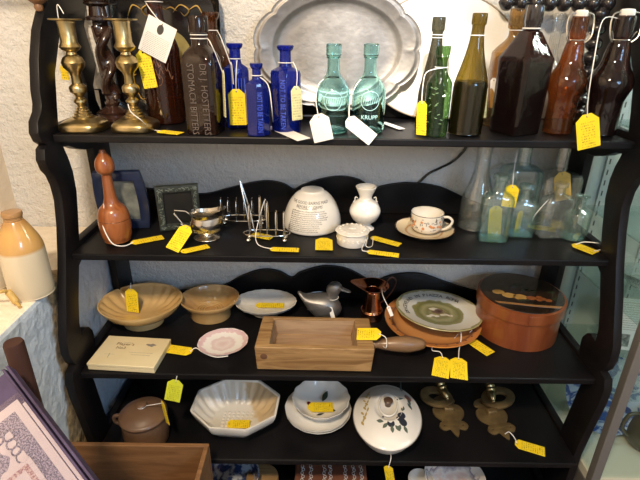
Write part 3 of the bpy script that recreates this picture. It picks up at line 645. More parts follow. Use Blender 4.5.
# finial hanging at the far left
o = root('wooden_finial', 'turned brown wooden finial at the top left corner by the cream wall', 'finial', (ony(33, -20, 1.20).x, 1.20, 1.672))
M().lathe([(0, -.052), (.007, -.050), (.010, -.042), (.008, -.036), (.015, -.032), (.026, -.022), (.028, -.014), (.022, -.008), (.026, 0), (.026, .08), (.0, .085)], 28).build('turning', boxwood, o)
M().box((-.32, -.008, .08), (.02, .008, .094)).build('hanging_bar', darkwood, o, bevel=.002)
# ================================================================== SECOND SHELF
c, s, H = spot(118, 247, 15.5, 149, Z2)
o = root('wooden_masher', 'turned reddish wooden masher with ball top standing on the second shelf', 'masher', c)
px = [(0, 0), (2.5, .5), (3, 3), (5, 6), (8, 11), (9, 17), (8.2, 22), (5.5, 25), (4.6, 27), (5, 36), (5.6, 46), (6.4, 52), (8.4, 57), (12.8, 62), (15, 69), (15.6, 80), (14.8, 90), (13, 96), (11.5, 98), (0, 99)]
M().lathe(cr([(a*s, H*(1 - b/99)) for a, b in px], 5)[::-1], 40).build('turned_body', redwood, o, smooth=60)
g = M()
for q in (69, 73, 77): g.torus((0, 0, H*(1 - q/99)), 15.3*s if q > 70 else 14.6*s, .0007, 36, 5)
g.build('scored_rings', darkwood, o)
zc = Z2 + H*.44
flat('pale yellow tag on the second shelf at the foot of the wooden masher', Z2, (131, 243), (163, 237), .030, m=tagY, strings=[[onz(124, 246, Z2 + .006), onz(112, 243, Z2 + .02), ony(103, 226, c.y - 14*s), ony(104, 214, c.y - 12*s), (c.x - 5*s, c.y - 5*s, zc)]], loops=[((c.x, c.y, zc), 6.6*s)], sr=.0016)

def picframe(name, lab, pix, y0, lean, bw, fm, pm, th=.012, barrel=0, inset=None, yaw=0):
    BL, BR, h = pix; a = onz(*BL, Z2); b = onz(*BR, Z2); x = (b - a); x.z = 0; w = x.length; x.normalize(); n = V((x.y, -x.x, 0))
    up = (V((0, 0, cos(lean))) - n*sin(lean)).normalized(); nz = x.cross(up)
    W = frame_of(a + V((0, 0, .003)), x, up, nz)
    def sh(e):
        pts = [(e, e), (w*.5, e), (w - e, e), (w - e, h*.5), (w - e, h - e), (w*.5, h - e), (e, h - e), (e, h*.5)]
        out = []
        for i in range(8):
            p, q = pts[i], pts[(i + 1) % 8]
            for k in range(4):
                t_ = k/4; out.append((p[0] + (q[0] - p[0])*t_, p[1] + (q[1] - p[1])*t_))
        return out
    def bulge(ps):
        if not barrel: return ps
        r = []
        for x_, y_ in ps:
            f_ = 1 - ((y_ - h/2)/(h/2))**2; r.append((w/2 + (x_ - w/2)*(.86 + barrel*f_*7), y_))
        return r
    vs, fs = curve_geo([bulge(sh(0)), bulge(sh(bw))], extrude=th/2, bevel=.0015)
    o = bpy.data.objects.new(name, None); col.objects.link(o); o.matrix_world = W; label(o, lab, 'picture frame')
    M().add(vs, fs, Matrix.Translation(V((0, 0, 0)))).build('frame_border', fm, o, smooth=30)
    M().prism(bulge(sh(bw*.9)), -th*.4, -th*.1).build('picture', pm, o, smooth=0)
    st = M().box((w*.42, 0, -.012), (w*.58, h*.75, -.009)); st.build('easel_strut', blackm, o)
    return o, w, h, bw
bluef = mat('dark_blue_leather', (.012, .018, .045), .32, c2=(.020, .030, .07), scale=30, bmp=.2, coat=.2)
picframe('photo_frame', 'dark blue photo frame with curved sides leaning behind the wooden masher', ((104, 229), (153, 227), .175), 0, -R(10), .024, bluef, mat('faded_photo', (.10, .11, .10), .3, c2=(.26, .27, .23), scale=22, coat=.5), barrel=.02)
o, w, h, bw = picframe('photo_frame', 'black rectangular frame with pale patterned border left of the silver cream jug', ((161, 231), (201, 227), .135), 0, -R(9), .016, mat('black_frame', (.018, .022, .02), .4, c2=(.04, .05, .045), scale=90), mat('dark_picture', (.018, .018, .018), .3), .010)
g = M(); random.seed(2)
for i in range(150):
    sd = i % 4; t_ = random.random(); q = .005 + .008*random.random()
    x_, y_ = ((t_*w, q), (t_*w, h - q), (q, t_*h), (w - q, t_*h))[sd]
    a = random.random()*6; x_ = min(max(x_, .005), w - .005); y_ = min(max(y_, .005), h - .005)
    g.tube([(x_ - .003*cos(a), y_ - .003*sin(a), .0068), (x_, y_ + .001, .0068), (x_ + .003*cos(a), y_ + .003*sin(a), .0068)], .0005, 4)
g.build('border_pattern', mat('grey_green_paint', (.22, .27, .24), .5), o)

# silver cream jug
c, s, H = spot(207, 243.5, 13.5, 214, Z2)
o = root('cream_jug', 'small silver plated cream jug with angular handle and wide spout', 'jug', c)
Hh = .070
def cj(a, z):
    f_ = max(0, (z - .035)/.035); return 1 + f_*(.35*max(0, cos(a))**3)
ringz = [(.0, 0), (13*s, 0), (13.5*s, .003), (11*s, .006), (8*s, .010), (7.5*s, .013), (11*s, .020), (14.6*s, .032), (15.6*s, .046), (14.6*s, .058), (14*s, .064), (15.8*s, .074)]
rings = []
for r, z in cr(ringz[1:], 4):
    ring = []
    for k in range(48):
        a = 2*pi*k/48; lift = max(0, (z - .056)/.018)*(.016*max(0, cos(a))**2 + .006*max(0, -cos(a))**3)
        ring.append((r*cj(a, z)*cos(a), r*cj(a, z)*sin(a)*.85, z + lift))
    rings.append(ring)
inner = [[((p[0])*.93, p[1]*.93, p[2]) for p in r] for r in rings[18:]][::-1]
M().loft(rings + inner).build('jug_body', silver, o, smooth=60)
g = M()
for k in range(30):
    a = -pi*.95 + pi*.9*k/29; g.tube([(14.4*s*cos(a), 14.4*s*.85*sin(a), .026), (14.9*s*cos(a), 14.9*s*.85*sin(a), .036)], .0012, 5)
g.build('gadrooned_band', silver, o)
M().tube([(-13*s, 0, .066), (-19*s, 0, .078), (-30*s, 0, .080), (-31*s, 0, .072), (-23*s, 0, .040), (-14*s, 0, .034)], .0030, 8).build('handle', silver, o)
tag('bright yellow tag hanging from the handle of the silver cream jug', ony(188, 226, c.y - .035), onz(172, 250, Z2 + .004), (-.3, -1, .5), .040, strings=[[(c.x - 24*s, c.y - .01, Z2 + .045)]])
flat('yellow tag flat on the second shelf below the silver cream jug', Z2, (181, 252), (208.5, 246), .026)

# two silver toast racks
def toast(lab, u0, u1, v, arches, base_z, ball, tall, depth=.05, rotz=0, y=None):
    a = onz(u0, v, Z2); b = onz(u1, v, Z2); L_ = (b - a).length; cx = (a + b)/2; cx.z = Z2
    if y: cx.y = y
    o = root('toast_rack', lab, 'toast rack', cx, (0, 0, rotz))
    g = M(); n = 28
    g.tube([(L_/2*(abs(cos(t_))**.7)*(1 if cos(t_) > 0 else -1), depth/2*sin(t_), base_z) for t_ in [2*pi*i/n for i in range(n)]], .0019, 8, closed=True)
    g.build('base_ring', silver, o)
    for i, (fx, h) in enumerate(arches):
        x = fx*L_/2; w = depth/2*.8*sqrt(max(.1, 1 - fx*fx*.8))
        g = M(); g.tube(cr([(x, -w, base_z), (x, -w*.95, base_z + h*.5), (x, -w*.5, base_z + h*.9), (x, 0, base_z + h), (x, w*.5, base_z + h*.9), (x, w*.95, base_z + h*.5), (x, w, base_z)], 6), .0017, 8)
        g.build('wire_arch', silver, o)
    for sx in (-.78, .78):
        for sy in (-.75, .75):
            g = M().lathe([(0, 0)] + [(ball*sin(pi*k/10), ball - ball*cos(pi*k/10)) for k in range(1, 10)] + [(.002, ball*2), (.002, base_z), (0, base_z)], 16)
            g.build('ball_foot', silver, o, loc=(sx*L_/2, sy*depth/2*.7, 0))
    return o, cx, L_
toast('silver toast rack behind, nearer the cream jug', 221, 268, 222, [(-.9, .062), (-.6, .062), (-.25, .062), (.08, .064), (.4, .062), (.7, .062), (.92, .060)], .018, .007, .03, y=1.30)
o2_, cx2, L2 = toast('silver toast rack in front with ball feet and a yellow tag', 244, 290, 241, [(-.72, .082), (-.25, .105), (.05, .09), (.42, .064), (.75, .062)], .024, .0068, .09, .045)
kn = M().tube(cr([ony(240, 181, 1.27), ony(243, 196, 1.245), ony(247, 214, 1.22), ony(253, 224, 1.19)], 5), [.0035]*8 + [.003]*8)if False else None
flat('yellow tag on the second shelf in front of the toast rack', Z2, (270, 249), (299, 250), .024, strings=[[onz(263, 247, Z2 + .004), onz(257, 243, Z2 + .01), ony(256, 232, cx2.y - .02), ony(263, 205, cx2.y), (cx2.x, cx2.y, Z2 + .12)]])
flat('yellow tag lying under the front toast rack', Z2, (252, 234), (272, 238), .03)
# silver tongs standing between the racks
o = root('sugar_tongs', 'slender silver tongs leaning upright between the two toast racks', 'tongs', ony(250, 226, 1.235))
p0 = ony(250, 226, 1.235); p0.z = Z2; o.location = p0
e1 = ony(240, 181, 1.27) - p0
M().tube([(0, 0, .003), tuple(e1*.5 + V((.002, -.004, 0))), tuple(e1)], [.0016, .0022, .0032], 8).build('arm', silver, o)
M().tube([(.012, 0, .003), tuple(e1*.5 + V((.010, .004, 0))), tuple(e1)], [.0016, .0022, .0032], 8).build('arm', silver, o)

# lettered stoneware dome
c, s, H = spot(312, 236.5, 30, 189, Z2)
p = cr([(0, H), (10.5*s, H), (11.5*s, H*.985), (12.5*s, H*.955), (18*s, H*.86), (24*s, H*.66), (28*s, H*.42), (30*s, H*.18), (30*s, H*.05), (29*s, .0)], 5)
o = root('lettered_dome', 'white stoneware dome shaped pot covered in lines of black handwriting', 'pot', c)
M().lathe([(0, 0)] + p[::-1], 56).build('pot_body', whitech, o, smooth=60)
def dome_r(z):
    for (r0, z0), (r1, z1) in zip(p[:-1], p[1:]):
        if z1 <= z <= z0: return r1 + (r0 - r1)*((z - z1)/max(z0 - z1, 1e-6))
    return p[-1][0]
g = M(); random.seed(11)
def wrap(vs, z0, a0=-pi/2 - .12):
    out = []
    for q in vs:
        z = z0 + q[1]; r = dome_r(z) + .0004 + max(q[2], 0); a = a0 + q[0]/max(dome_r(z), .02); out.append((r*cos(a), r*sin(a), z))
    return out
for txt, z0, sz in (('THE GOOD BAIRNS MAID', H*.79, .0098), ('BEFORE PILGRIMS', H*.70, .0098)):
    vs, fs = curve_geo(text=txt, size=sz, extrude=.0002); g.add(wrap(vs, z0), fs)
vs, fs = curve_geo([[(-.03, 0), (.022, 0), (.022, .0008), (-.03, .0008)]], .0002); g.add(wrap([(-.03 + .052*i/12, y_, .0003) for y_ in (0, .0009) for i in range(13)], H*.655), [(i, i + 1, i + 14, i + 13) for i in range(12)])
for k in range(11):
    z0 = H*(.60 - k*.049); x = -.052 - k*.0012; xe = .042 + .006*random.random() + (.0015*k if k < 5 else -.002*k)
    while x < xe:
        w = .003 + .006*random.random(); P = []
        m_ = max(2, int(w/.0011))
        for i in range(m_ + 1): P.append((x + w*i/m_, (.0011 if i % 2 else -.0009)*(1 + (random.random() < .2)), .0002))
        g.tube(wrap(P, z0), .00046, 4); x += w + .0016
g.build('handwriting', inkm, o, smooth=0)
flat('yellow tag standing at the foot of the lettered dome', Z2, (324, 238), (324, 250), .046, tilt=(0, -.5, 0))

# white vase
c, s, H = spot(364, 231.5, 9, 186, Z2)
px = [(7, 1.5), (9.5, 0), (10.2, 1), (9, 4), (6.5, 10), (6.8, 14), (12, 18), (15, 24), (15.3, 29), (12, 36), (7.5, 40), (6.5, 42), (8.5, 44.5), (9.8, 46.5), (0, 46.6)]
o = root('white_vase', 'small cream white vase with flared neck and tiny side lugs', 'vase', c)
M().lathe(cr([(a*s, H*(1 - b/46.6)) for a, b in px], 5)[::-1] + [(5*s, H*.8), (0, H*.75)], 44).build('vase_body', whitech, o, smooth=60)
for sx in (-1, 1): M().tube(cr([(sx*8*s, 0, H*.72), (sx*9.6*s, 0, H*.745), (sx*10.5*s, 0, H*.72), (sx*10.5*s, 0, H*.67), (sx*12*s, 0, H*.63)], 4), .0016, 8).build('lug', whitech, o)
# small lidded box
c, s, H = spot(352, 249, 16, 227, Z2)
o = root('trinket_box', 'tiny round white lidded china box below the white vase', 'box', c)
M().lathe([(0, 0), (15.5*s, 0), (16*s, .002), (16*s, H*.72), (16.5*s, H*.74), (0, H*.74)], 40).build('box_body', whitech, o)
M().lathe(cr([(16.8*s, H*.74), (17.5*s, H*.78), (17*s, H*.83), (13*s, H*.90), (8*s, H*.94), (4*s, H*.95), (3*s, H*1.0), (0, H*1.0)], 3), 40, fl=lambda a, z: 1 + .02*cos(10*a)).build('lid', whitech, o, smooth=50)
g = M(); random.seed(4)
for k in range(16): a = 2*pi*k/16; g.lathe([(0, 0), (.004, .0), (.003, .002), (0, .003)], 8, T=XF((12.5*s*cos(a), 12.5*s*sin(a), H*.895)))
g.build('moulded_flowers', whitech, o)
g = M()
for k in range(20): a = 2*pi*k/20; g.torus((0, 0, 0), .003, .0008, 10, 4, T=XF((16*s*cos(a), 16*s*sin(a), H*.4), (pi/2, 0, a + pi/2)))
g.build('relief_band', creamch, o)
flat('pale yellow tag on the second shelf, upper one right of the tiny white box', Z2, (371, 237), (400, 245), .026, strings=[[onz(372, 246, Z2 + .004), onz(366, 246, Z2 + .012), (c.x + 16*s, c.y, Z2 + .02)]])
flat('yellow tag on the second shelf, lower one right of the tiny white box', Z2, (367, 251.5), (399, 255.5), .024, strings=[[onz(362, 250, Z2 + .01), (c.x + 12*s, c.y - 10*s, Z2 + .014)]])

# cup and saucer
surface_col = radial('painted_saucer_glaze', [(0, (.72, .62, .46)), (.55, (.74, .64, .46)), (.62, (.50, .26, .10)), (.68, (.74, .62, .42)), (.9, (.74, .60, .38)), (.965, (.72, .60, .42)), (.975, (.10, .06, .04)), (1.02, (.10, .06, .04))], .083, nz=.12)
c, s, H = spot(423, 241, 22, 230, Z2)
sr_ = 30*s; c = V((c.x, onz(423, 218, Z2 + .018).y*.5 + onz(423, 242, Z2 + .01).y*.5, Z2))
for n_ in MATS['painted_saucer_glaze'].node_tree.nodes:
    pass
o = root('saucer', 'cream saucer with painted orange pattern and dark rim under the teacup', 'saucer', c)
M().lathe([(0, .002), (.030, .0), (.034, .0), (.036, .004), (.060, .008), (sr_, .019), (sr_ + .001, .021), (.060, .012), (.034, .007), (0, .006)], 56).build('saucer_body', surface_col, o, smooth=50)
cc, s2, H2 = spot(426, 232.5, 14, 208, Z2 + .008)
cc.z = Z2 + .0075
cc.x = c.x + .004; cc.y = c.y
rr = 16*s2
o = root('teacup', 'white teacup with dark sketched pattern standing on the painted saucer', 'cup', cc, (0, 0, R(-20)))
cupm = mat('teacup_glaze', (.78, .72, .60), .2, c2=(.80, .76, .68), scale=15, coat=.5)
cp = [(0, .0), (.020, .0), (.021, .004), (rr*.78, .008), (rr*.95, .020), (rr*1.0, .040), (rr*1.0, .058), (rr*.96, .058), (rr*.95, .040), (rr*.88, .020), (rr*.6, .010), (0, .009)]
M().lathe(cr(cp[1:-1], 3), 48).build('cup_body', cupm, o, smooth=50)
M().tube(cr([(rr*.97, 0, .050), (rr*1.28, 0, .052), (rr*1.52, 0, .044), (rr*1.48, 0, .032), (rr*1.2, 0, .018), (rr*.9, 0, .012)], 5), .0036, 10).build('handle', cupm, o, smooth=60)
M().torus((0, 0, .0585), rr*.985, .0011, 48, 6).build('dark_rim_line', inkm, o)
g = M(); random.seed(8)
for k in range(60):
    a = -pi*random.random()*1.05 + .3; z = .014 + .038*random.random(); r = rr*(1.0 if z > .035 else .95 + .05*(z - .02)/.015) + .0006
    if z < .02: r = rr*.93
    v_ = random.random() < .5; d = .004 + .006*random.random()
    g.tube([(r*cos(a), r*sin(a), z), (r*cos(a + (0 if v_ else d/r)), r*sin(a + (0 if v_ else d/r)), min(z + (d if v_ else .001), .056))], .0007, 4)
g.build('sketched_pattern', inkm, o, smooth=0)
g = M()
for k in range(14):
    a = -pi*random.random(); z = .022 + .028*random.random(); r = rr + .0002
    g.lathe([(0, .0), (.004, 0), (.003, .001), (0, .001)], 8, T=XF((r*cos(a), r*sin(a), z), (0, pi/2, 0)) if False else Matrix.Translation(V((r*cos(a)*.995, r*sin(a)*.995, z))) @ Matrix.Rotation(a, 4, 'Z') @ Matrix.Rotation(pi/2, 4, 'Y'))
g.build('painted_flowers', mat('orange_enamel', (.62, .26, .10), .3), o)

# clear and aqua glass bottles on the second shelf
milk = [(7.5, 0), (8.2, 2), (7.6, 6), (7, 20), (8, 38), (11, 52), (14.8, 68), (16, 80), (16, 104), (15, 108), (0, 109)]
c, s, H = spot(473, 233, 16, 141, Z2); Hm = min(H, .262)
o = wallof(M().lathe(cr([(a*s, Hm*(1 - b/109)) for a, b in milk], 4)[::-1], 44).build('milk_bottle', G_clear, loc=c, smooth=50)); label(o, 'tall clear glass milk bottle with sloping shoulders, left of the aqua medicine bottles', 'bottle')
M().lathe([(0, .0032), (13.2*s, .0032), (14*s, .008), (11*s, .012), (0, .014)], 36).build('bottle_base', G_clear, o)
def med(lab, u, vb, hw, vt, m, rot=0, dp=.62, T_=70, neck=18, nw=.42, zc=None, cap=.262):
    c, s, H = spot(u, vb, hw, vt, Z2); H = min(H, cap); a_ = hw*s
    def rr_(h, z, k=6): return [((abs(cos(a))**k + abs(sin(a)/1)**k)**(-1/k)*h*cos(a), (abs(cos(a))**k + abs(sin(a))**k)**(-1/k)*h*dp*sin(a), z) for a in [2*pi*i/56 for i in range(56)]]
    def ci(r, z): return [(r*cos(2*pi*i/56), r*sin(2*pi*i/56), z) for i in range(56)]
    t = lambda q: H*(1 - q/T_)
    o = M().loft([rr_(a_*.95, 0), rr_(a_, .003), rr_(a_, t(neck + 8)), rr_(a_*.95, t(neck + 4), 4), rr_(a_*.75, t(neck + 1.5), 3), ci(a_*nw, t(neck - 1)), ci(a_*nw*.92, t(neck - 4)), ci(a_*nw*.92, t(6)), ci(a_*nw*1.25, t(5)), ci(a_*nw*1.25, t(1)), ci(a_*nw*1.05, t(0))], cap1=True).build('medicine_bottle', m, loc=c, rot=(0, 0, rot), smooth=35); wallof(o, .0025)
    label(o, lab, 'bottle')
    M().loft([rr_(a_*.86, .0028), rr_(a_*.86, .007), rr_(a_*.75, .010)]).build('bottle_base', G_aqua if m is not G_clear else G_clear, o)
    g = M()
    for fx in (-.62, .62): g.tube([(fx*a_, -a_*dp*1.0, .012), (fx*a_, -a_*dp*1.0, t(neck + 10))], .0008, 5)
    g.build('panel_edges', G_aqua if m is not G_clear else G_clear, o)
    return c, s, H
m1 = med('aqua medicine bottle nearest the shelf front, with a yellow tag behind its glass', 491, 245.5, 15, 174, G_paleaq, R(-6))
m2 = med('second aqua medicine bottle, just right of the front one', 517.5, 240, 13.5, 184, G_paleaq, R(-8), neck=16, T_=58)
med('large pale square shouldered bottle at the back behind the aqua medicine bottles', 512, 229, 18.5, 141, G_paleaq, 0, .8, 95, 26, .38)
mb = med('large clear bottle at the back right of the second shelf', 548, 232, 19.5, 141, G_clear, 0, .8, 98, 32, .34)
fk = med('clear flask shaped bottle in front of the large clear one', 550, 241.5, 15.5, 182, G_clear, R(5), .6, 62, 14, .34)
c, s, H = spot(576, 243, 12, 195.5, Z2); c.x -= .010
o = M().lathe(cr([(a*s, H*(1 - b/48)) for a, b in [(5, 1), (6.6, 0), (6.8, 1.5), (4.6, 4), (4.6, 12), (7, 14.5), (11, 18), (12, 22), (12, 44), (10.5, 47.5), (0, 48)]], 4)[::-1], 40).build('small_bottle', G_paleaq, loc=c, smooth=50); wallof(o, .0025)
label(o, 'smallest round aqua bottle at the right end of the second shelf', 'bottle')
M().lathe([(0, .0028), (9.6*s, .0028), (9.8*s, .006), (0, .009)], 30).build('bottle_base', G_aqua, o)
hang('yellow tag seen through the front aqua medicine bottle', m1[0].y + .026, (496, 206), (494, 236), .036, dy=0)
tag('yellow tag seen through the second aqua medicine bottle', ony(521, 211, m2[0].y + .022), ony(516, 235, m2[0].y + .022), (.7, -1, 0), .026)
tag('yellow tag hanging on a string above and between the aqua medicine bottles', ony(513, 185, 1.22), ony(508, 207, 1.215), (-.3, -1, .1), .036, strings=[[ony(514, 170, 1.24), ony(517, 152, 1.26)]])
flat('orange yellow tag lying behind the clear flask', Z2, (528, 226), (556, 230), .036, strings=[[ony(535, 215, 1.2), ony(549, 199, fk[0].y - .01)]])
tag('brownish yellow tag hanging on the large clear bottle at the back right', ony(562, 172, mb[0].y - .048), ony(563, 200, mb[0].y - .048), (0, -1, 0), .045, tagmat('faded_orange_card', (.62, .42, .10), (.3, .18, .04)))
flat('yellow tag in front of the smallest aqua bottle at the right end', Z2, (573, 244), (596, 253), .036, strings=[[onz(585, 242, Z2 + .012), onz(600, 244, Z2 + .010), onz(602, 249, Z2 + .005), onz(594, 251, Z2 + .005)]], sr=.0014)
# cable on the wall
o = M().tube(cr([ony(408, 186, 1.4155), ony(418, 183, 1.4155), ony(428, 174, 1.4155), ony(440, 168, 1.4155), ony(452, 162, 1.4155), ony(462, 153, 1.4155), ony(466, 147, 1.4155), ony(468, 138, 1.4155)], 6), .004, 8).build('wall_cable', blackm)
label(o, 'black cable running up the wall between the second and top shelves', 'cable')

# ================================================================== THIRD SHELF
def bowl_at(u, vrim_back, vrim_front, vbase, hwr, hwf, z):
    """foot centre and rim radius of an open bowl from its rim ellipse and foot"""
    c, s, _ = spot(u, vbase, hwf, vrim_front, z)
    lo, hi = .02, .2
    for _ in range(40):
        h = (lo + hi)/2
        r = hwr*vproj(c + V((0, 0, h)))[2]/F
        if (vproj(c + V((0, r, h)))[1] + vproj(c + V((0, -r, h)))[1])/2 > (vrim_back + vrim_front)/2: lo = h
        else: hi = h
    return c, s, h, hwr*vproj(c + V((0, 0, h)))[2]/F
c, s, h, r = bowl_at(144, 283, 321, 333, 41, 20, Z3)
o = root('mould_bowl', 'large cane coloured footed pottery bowl with fluted inside at the left of the third shelf', 'bowl', c)
f_ = 20*s
M().lathe([(0, 0), (f_, 0), (f_, .008), (f_*.93, h*.22), (r*.62, h*.36), (r*.88, h*.66), (r*.985, h*.93), (r, h), (r*.965, h), (r*.94, h*.94)], 64, sy=.88, cap1=False).build('bowl_body', caneware, o, smooth=50)
M().lathe([(r*.945, h*.94), (r*.86, h*.70), (r*.68, h*.48), (r*.45, h*.36), (0, h*.33)], 128, sy=.88, fl=lambda a, z: 1 - (.10*abs(sin(a*10)) if h*.4 < z < h*.9 else 0), cap0=False).build('fluted_inside', caneware, o, smooth=60)
hang('yellow tag hanging inside the large cane bowl at the left of the third shelf', c.y + .01, (131, 289), (133, 312), .040, strings=[[ony(130.5, 283, c.y + .03)]], turn=-.15)
c, s, h, r = bowl_at(211, 284.5, 311, 326.5, 29.5, 21, Z3)
o = root('mould_bowl', 'smaller straight sided cane pottery mould beside the large bowl', 'bowl', c)
f_ = 21*s
M().lathe([(0, 0), (f_*.97, 0), (f_, .006), (f_*1.0, h*.45), (r*.88, h*.72), (r, h*.96), (r, h), (r*.96, h), (r*.93, h*.94)], 56, sy=.88, cap1=False).build('mould_body', cane2, o, smooth=50)
M().lathe([(r*.935, h*.94), (r*.80, h*.66), (f_*.85, h*.45), (f_*.78, h*.35), (f_*.6, h*.30), (0, h*.28)], 96, sy=.88, fl=lambda a, z: 1 + (.04*abs(cos(a*7)) if z < h*.7 else 0), cap0=False).build('moulded_inside', cane2, o, smooth=60)
g = M()
for k in range(4): g.torus((0, 0, h*(.34 + .0*k)), r*.2 + r*.09*k, .0022, 30, 6)
g.build('concentric_ridges', caneware, o)

# oval footed dish
c, s, h, r = bowl_at(266, 291.5, 312, 320, 31, 12, Z3)
o = root('oval_dish', 'shallow oval white footed dish with a yellow tag in it', 'dish', c)
M().lathe([(0, 0), (13*s, 0), (13*s, .006), (11*s, h*.3), (r*.7, h*.45), (r*.94, h*.8), (r, h), (r*.97, h*1.0), (r*.9, h*.82), (r*.65, h*.55), (0, h*.48)], 72, sy=.74, fl=lambda a, z: 1 + (.012*cos(a*22) if z > h*.7 else 0)).build('dish_body', ironstone, o, smooth=45)
flat('yellow tag lying in the oval white footed dish', Z3 + h*.58, (256, 305), (284, 305.5), .028)

# small pink printed plate
pinkm = radial('pink_transfer_glaze', [(0, (.66, .50, .49)), (.3, (.74, .64, .62)), (.46, (.68, .54, .53)), (.54, (.80, .77, .74)), (.78, (.80, .77, .74)), (.82, (.68, .50, .52)), (.98, (.66, .48, .50)), (1.02, (.78, .72, .71))], .072, 1, .82, nz=.35, nscale=75)
cpl = onz(223, 341, Z3 + .016)
o = root('pink_plate', 'small oval plate with pink printed scene lying in front of the cane bowls', 'plate', (cpl.x, cpl.y, Z3), (R(4), 0, R(18)))
M().lathe([(0, .004), (.030, .003), (.033, .0), (.036, .003), (.055, .006), (.071, .014), (.072, .016), (.055, .010), (.035, .007), (0, .007)], 60, sy=.82, fl=lambda a, z: 1 + (.008*cos(a*12) if z > .012 else 0)).build('plate_body', pinkm, o, smooth=50)
flat('yellow tag between the cream tin and the pink plate', Z3, (192, 352), (164, 348), .036, strings=[[onz(196, 348, Z3 + .006), onz(204, 353, Z3 + .01), onz(216, 357, Z3 + .006), onz(228, 356, Z3 + .012)]], sr=.0015)

# flat cream tin
P = [onz(88, 370, Z3), onz(154.5, 374, Z3), onz(170, 340, Z3), onz(110, 340, Z3)]
x = (P[1] - P[0]); W_ = x.length; x.normalize(); d = (P[3] - P[0]).length*.93
ang = math.atan2(x.y, x.x)
o = root('cigarette_tin', 'flat cream printed tin at the front left of the third shelf', 'tin', P[0] + V((0, .002, 0)), (0, 0, ang))
tinm = mat('cream_tin_paint', (.66, .55, .33), .35, c2=(.70, .60, .38), scale=10, coat=.3)
M().box((0, 0, 0), (W_, d, .012)).build('tin_base', tinm, o, bevel=.0015)
M().box((-.001, -.001, .0125), (W_ + .001, d + .001, .021)).build('tin_lid', tinm, o, bevel=.0015)
M().box((.0005, .0005, .0117), (W_ - .0005, d - .0005, .0129)).build('dark_seam', inkm, o)
g = M()
for txt, x_, y_, sz in (("Player's", .36, .72, .017), ('No3', .33, .58, .015)):
    vs, fs = curve_geo(text=txt, size=sz, extrude=.0001); g.add(vs, fs, XF((W_*x_, d*y_, .0213)))
g.build('lettering', mat('brown_ink', (.16, .10, .05), .6), o, smooth=0)
g = M()
for y_, x0, x1 in ((.44, .50, .86), (.36, .55, .83), (.34, .15, .30), (.78, .30, .42)):
    x_ = W_*x0
    while x_ < W_*x1: g.box((x_, d*y_, .0209), (x_ + .003, d*y_ + .0009, .0213)); x_ += .0042
g.prism([(W_*.76 + .013*cos(t_)*(1 + .3*sin(3*t_)), d*.73 + .006*sin(t_)*(1 + .3*cos(5*t_))) for t_ in [2*pi*i/30 for i in range(30)]], .0209, .0213)
g.tube([(W_*.22, d*.38, .0212), (W_*.23, d*.24, .0212), (W_*.24, d*.22, .0212)], .0005, 4)
g.build('printed_design', greyink, o, smooth=0)

# wooden box mould with turned handle
bz = .085
A = onz(257, 369.5, Z3); B = onz(371, 372, Z3); w = (B - A).length; ang = math.atan2(B.y - A.y, B.x - A.x)
lo, hi = .02, .15
for _ in range(30):
    m_ = (lo + hi)/2
    if vproj(A + V((0, 0, m_)))[1] > 347: lo = m_
    else: hi = m_
hb = lo
D_ = onz(261, 316, Z3 + hb).y - A.y
o = root('wooden_box_mould', 'heavy pale wooden trough shaped box with a long turned handle on the third shelf', 'wooden box', A, (0, 0, ang))
out = [(-.004, -.0), (w + .006, 0), (w + .002, D_), (.0, D_)]
m_ = M()
x0, x1, y0, y1, fl_ = .034, w - .040, .016, D_ - .012, .022
o_b = [(.0, 0), (w, 0), (w, D_), (0, D_)]; o_t = [(-.004, -.001), (w + .006, -.001), (w + .002, D_), (0, D_)]
i_t = [(x0, y0), (x1, y0), (x1, y1), (x0, y1)]; i_b = [(x0 + .008, y0 + .006), (x1 - .008, y0 + .006), (x1 - .008, y1 - .004), (x0 + .008, y1 - .004)]
m_.loft([[(a, b, 0) for a, b in o_b], [(a, b, hb) for a, b in o_t], [(a, b, hb) for a, b in i_t], [(a, b, fl_) for a, b in i_b]])
m_.build('box_body', pine, o, smooth=0, bevel=.003)
M().loft([[(a, b, fl_ + .0005) for a, b in i_b], [(a + (.0006 if a < w/2 else -.0006), b, hb - .004) for a, b in [(x0 + .0006, y0 + .0006), (x1 - .0006, y0 + .0006), (x1 - .0006, y1 - .0006), (x0 + .0006, y1 - .0006)]]], cap0=True, cap1=False).build('hollow', pinegrey, o, smooth=0)
g = M().lathe([(.0, 0), (.004, .0003), (.006, 0)], 10)
for kx, kz in ((.02, hb*.6),): M().lathe([(0, .001), (.006, .0008), (.010, 0)], 16, T=XF((kx, -.0005, kz), (pi/2, 0, 0))).build('wood_knot', mat('knot_brown', (.13, .06, .03), .6), o)
hx = w + .006
hp = [(.011, 0), (.012, .007), (.011, .014), (.015, .028), (.020, .058), (.0225, .088), (.021, .112), (.013, .142), (.0, .150)]
M().lathe(cr([(a, b) for a, b in hp], 4), 28, T=XF((hx, D_*.42, hb*.62), (0, pi/2, R(2)))).build('turned_handle', handlewood, o, smooth=50)
tb = onz(374, 322, Z3 + hb)
tag('yellow tag resting on the corner of the wooden box at the handle end', onz(381, 334, Z3 + hb + .012), onz(357, 334, Z3 + hb + .004), (0, -.25, 1), .042, strings=[[onz(386, 338, Z3 + hb + .01), onz(386, 348, Z3 + hb*.8), onz(381, 344, Z3 + hb*.6)]], loops=())

